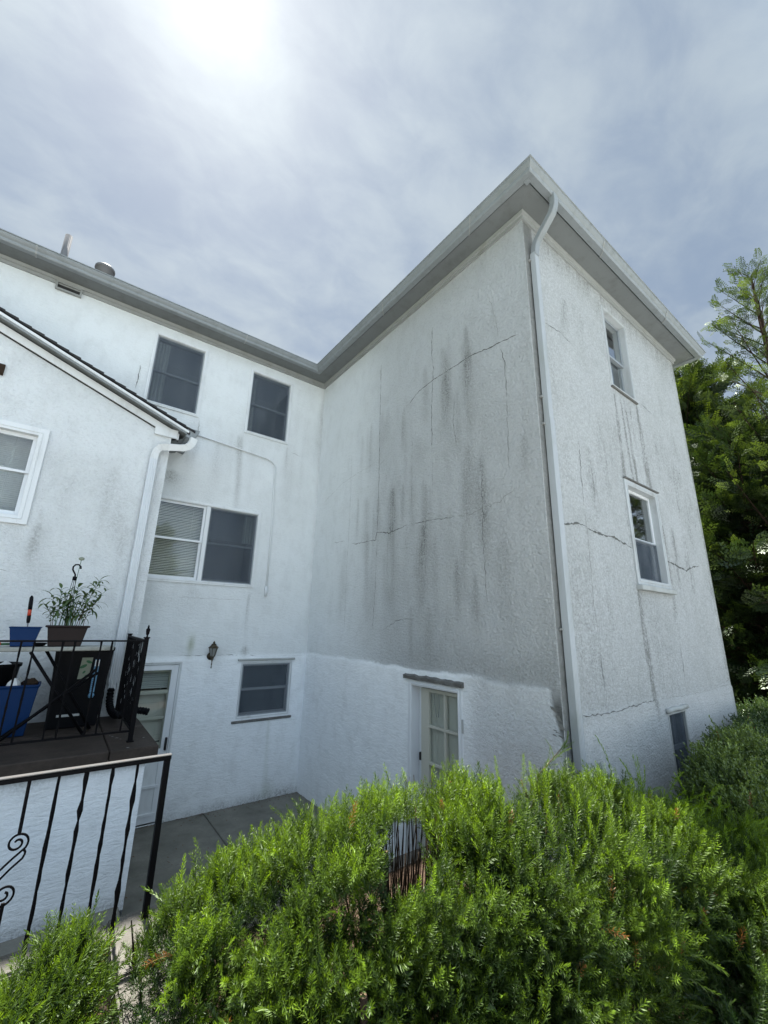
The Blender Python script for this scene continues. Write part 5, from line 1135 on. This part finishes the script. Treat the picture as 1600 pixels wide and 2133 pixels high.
def conifer(name, label, x, y, h, rad, seed, nl, z0=.7, droop=.25, dens=1.0, low=.08, tone=(.2, 1.0), power=.75, spray=1.0, rise_=(.15, .55)):
    rng = np.random.RandomState(seed); g = random.Random(seed); root = empty(name, (x, y, z0), label, 'tree')
    MB().tube([(x+.04*math.sin(i*1.3), y+.04*math.cos(i), z0-.1+h*i/10) for i in range(11)], [.17*(1-i/10.6)+.012 for i in range(11)], 9).build('trunk', 'bark', root, True)
    m_ = MB(); P, D, TN = [], [], []
    for k in range(nl):
        t = low+(1-low)*(k+g.random())/nl; zb = z0+h*t; az = k*2.4+g.uniform(-.5, .5); R_ = rad*(1-t)**power*g.uniform(.65, 1.12)+.25
        rise = g.uniform(*rise_)+t*.9; n_ = 9; pts = []
        for i in range(n_+1):
            s = i/n_; rr_ = R_*s; pts.append(Vector((x+rr_*math.cos(az+.15*s), y+rr_*math.sin(az+.15*s), zb+R_*rise*s-R_*droop*1.2*s*s*(1-t*.6))))
        m_.tube(pts, [(.035*(1-t)+.012)*(1-s_/n_*.85) for s_ in range(n_+1)], 5)
        ns = int((14+R_*26)*dens)
        for j in range(ns):
            s = (.12+.88*(j+g.random())/ns); i = min(n_-1, int(s*n_)); p = pts[i].lerp(pts[i+1], s*n_-i); tan = (pts[i+1]-pts[i]).normalized(); sd_ = tan.cross(Vector((0, 0, 1))).normalized()
            off = g.uniform(-1, 1)*R_*.30*(1.05-s)*1.4+g.uniform(-.05, .05); q_ = p+sd_*off+Vector((0, 0, g.uniform(-.10, .08)-abs(off)*.2)); P.append(q_)
            D.append(tan*g.uniform(.5, 1)+sd_*(1.2 if off > 0 else -1.2)*g.uniform(.1, .8)+Vector((0, 0, g.uniform(-.5, .35)))); TN.append(g.uniform(*tone)*(.35+.65*s))
            if abs(off) > .15 and g.random() < .4: m_.tube([p, q_], [.006, .003], 3)
    m_.build('branches', 'bark', root)
    P = np.array([tuple(p) for p in P]); D = np.array([tuple(d_) for d_ in D])
    scatter('crown', 'hemlock', root, HEM, P, D, rng.uniform(.7, 1.25, len(P))*spray, np.array(TN), rng, tone_gain=.5)
    return root
conifer('conifer', 'tall feathery conifer with thin leader branches against the sky at the right edge', 9.3, -5.45, 11.0, 2.9, 401, 85, dens=.55, rise_=(.6, 1.2), spray=.9, power=.95)
conifer('conifer', 'dense dark conifer directly behind the far corner of the wing', 12.3, -2.6, 9.6, 4.3, 402, 160, dens=1.3, tone=(.0, .8), spray=1.45, power=.5)
conifer('conifer', 'shorter dense conifer filling the space under the tall one, at the right edge', 9.0, -4.6, 6.2, 2.5, 403, 120, dens=1.3, tone=(.0, .4), spray=1.25, power=.5, low=.0)
conifer('conifer', 'broad dark conifer farthest back between the two tall ones', 15.0, -4.6, 8.0, 4.4, 406, 120, dens=1.1, tone=(.0, .4), spray=1.9, power=.5, low=.0)
# trees across the drive, seen only as reflections in the panes
conifer('conifer', 'tree beside the drive at the right, mirrored in the end wall panes', 15.0, -10.0, 10.5, 3.4, 407, 90, dens=.8, spray=1.5)
conifer('conifer', 'tree across the drive, mirrored in the window panes', -7.0, -34.0, 9.0, 3.6, 404, 70, dens=.6, spray=1.5)
conifer('conifer', 'second tree across the drive, mirrored in the window panes', 2.5, -36.0, 10.0, 3.8, 405, 70, dens=.6, spray=1.5)

# wind-blown litter and grit gathered at the foot of the courtyard walls
m = MB(); g = random.Random(92)
for k in range(420):
    if k < 260: x, y = g.uniform(-2.6, -.02), -abs(g.gauss(0, .10))-.015
    else: x, y = g.uniform(-2.6, -.05), g.uniform(-3.4, -.1)
    if k % 4 == 0: x, y = -abs(g.gauss(0, .08))-.015, g.uniform(-3.4, -.05)
    a = g.uniform(0, 6.28); l_ = g.uniform(.004, .016); w_ = l_*g.uniform(.3, .7); ca, sa = math.cos(a), math.sin(a)
    m.add([(x-l_*ca, y-l_*sa, .008), (x+w_*sa, y-w_*ca, .011), (x+l_*ca, y+l_*sa, .009), (x-w_*sa, y+w_*ca, .014)], [(0, 1, 2, 3)])
tag(m.build('leaf_litter', 'chip'), 'dry leaf litter and grit along the foot of the courtyard walls', None, None, 'stuff')
# bark chips on the bed near the block
m = MB(); g = random.Random(90)
for k in range(900):
    x = g.uniform(-3.9, -2.95) if k < 700 else g.uniform(-2.9, -.5); y = g.uniform(-4.75, -3.9) if k < 700 else g.uniform(-6, -5); a = g.uniform(0, 6.28); l_ = g.uniform(.010, .026); w_ = l_*g.uniform(.25, .5); z = .735+g.uniform(-.004, .012)
    ca, sa = math.cos(a), math.sin(a); tz = g.uniform(-.006, .006)
    m.add([(x-l_*ca-w_*sa, y-l_*sa+w_*ca, z-tz), (x+l_*ca-w_*sa, y+l_*sa+w_*ca, z+tz), (x+l_*ca+w_*sa, y+l_*sa-w_*ca, z+tz+.003), (x-l_*ca+w_*sa, y-l_*sa-w_*ca, z-tz+.003)], [(0, 1, 2, 3)])
tag(m.build('bark_chips', 'chip'), 'reddish bark chips strewn on the bed', None, None, 'stuff')
fb = empty('fallen_branch', (-3.15, -4.1, .78), 'thin mossy branch lying over the bark chips beside the concrete block', 'branch')
MB().tube([(-3.45, -4.02, .80), (-3.25, -4.02, .82), (-3.10, -4.10, .83), (-3.0, -4.27, .84), (-2.95, -4.4, .86)], [.010, .013, .013, .010, .006], 7).build('branch', 'bark', fb, True)
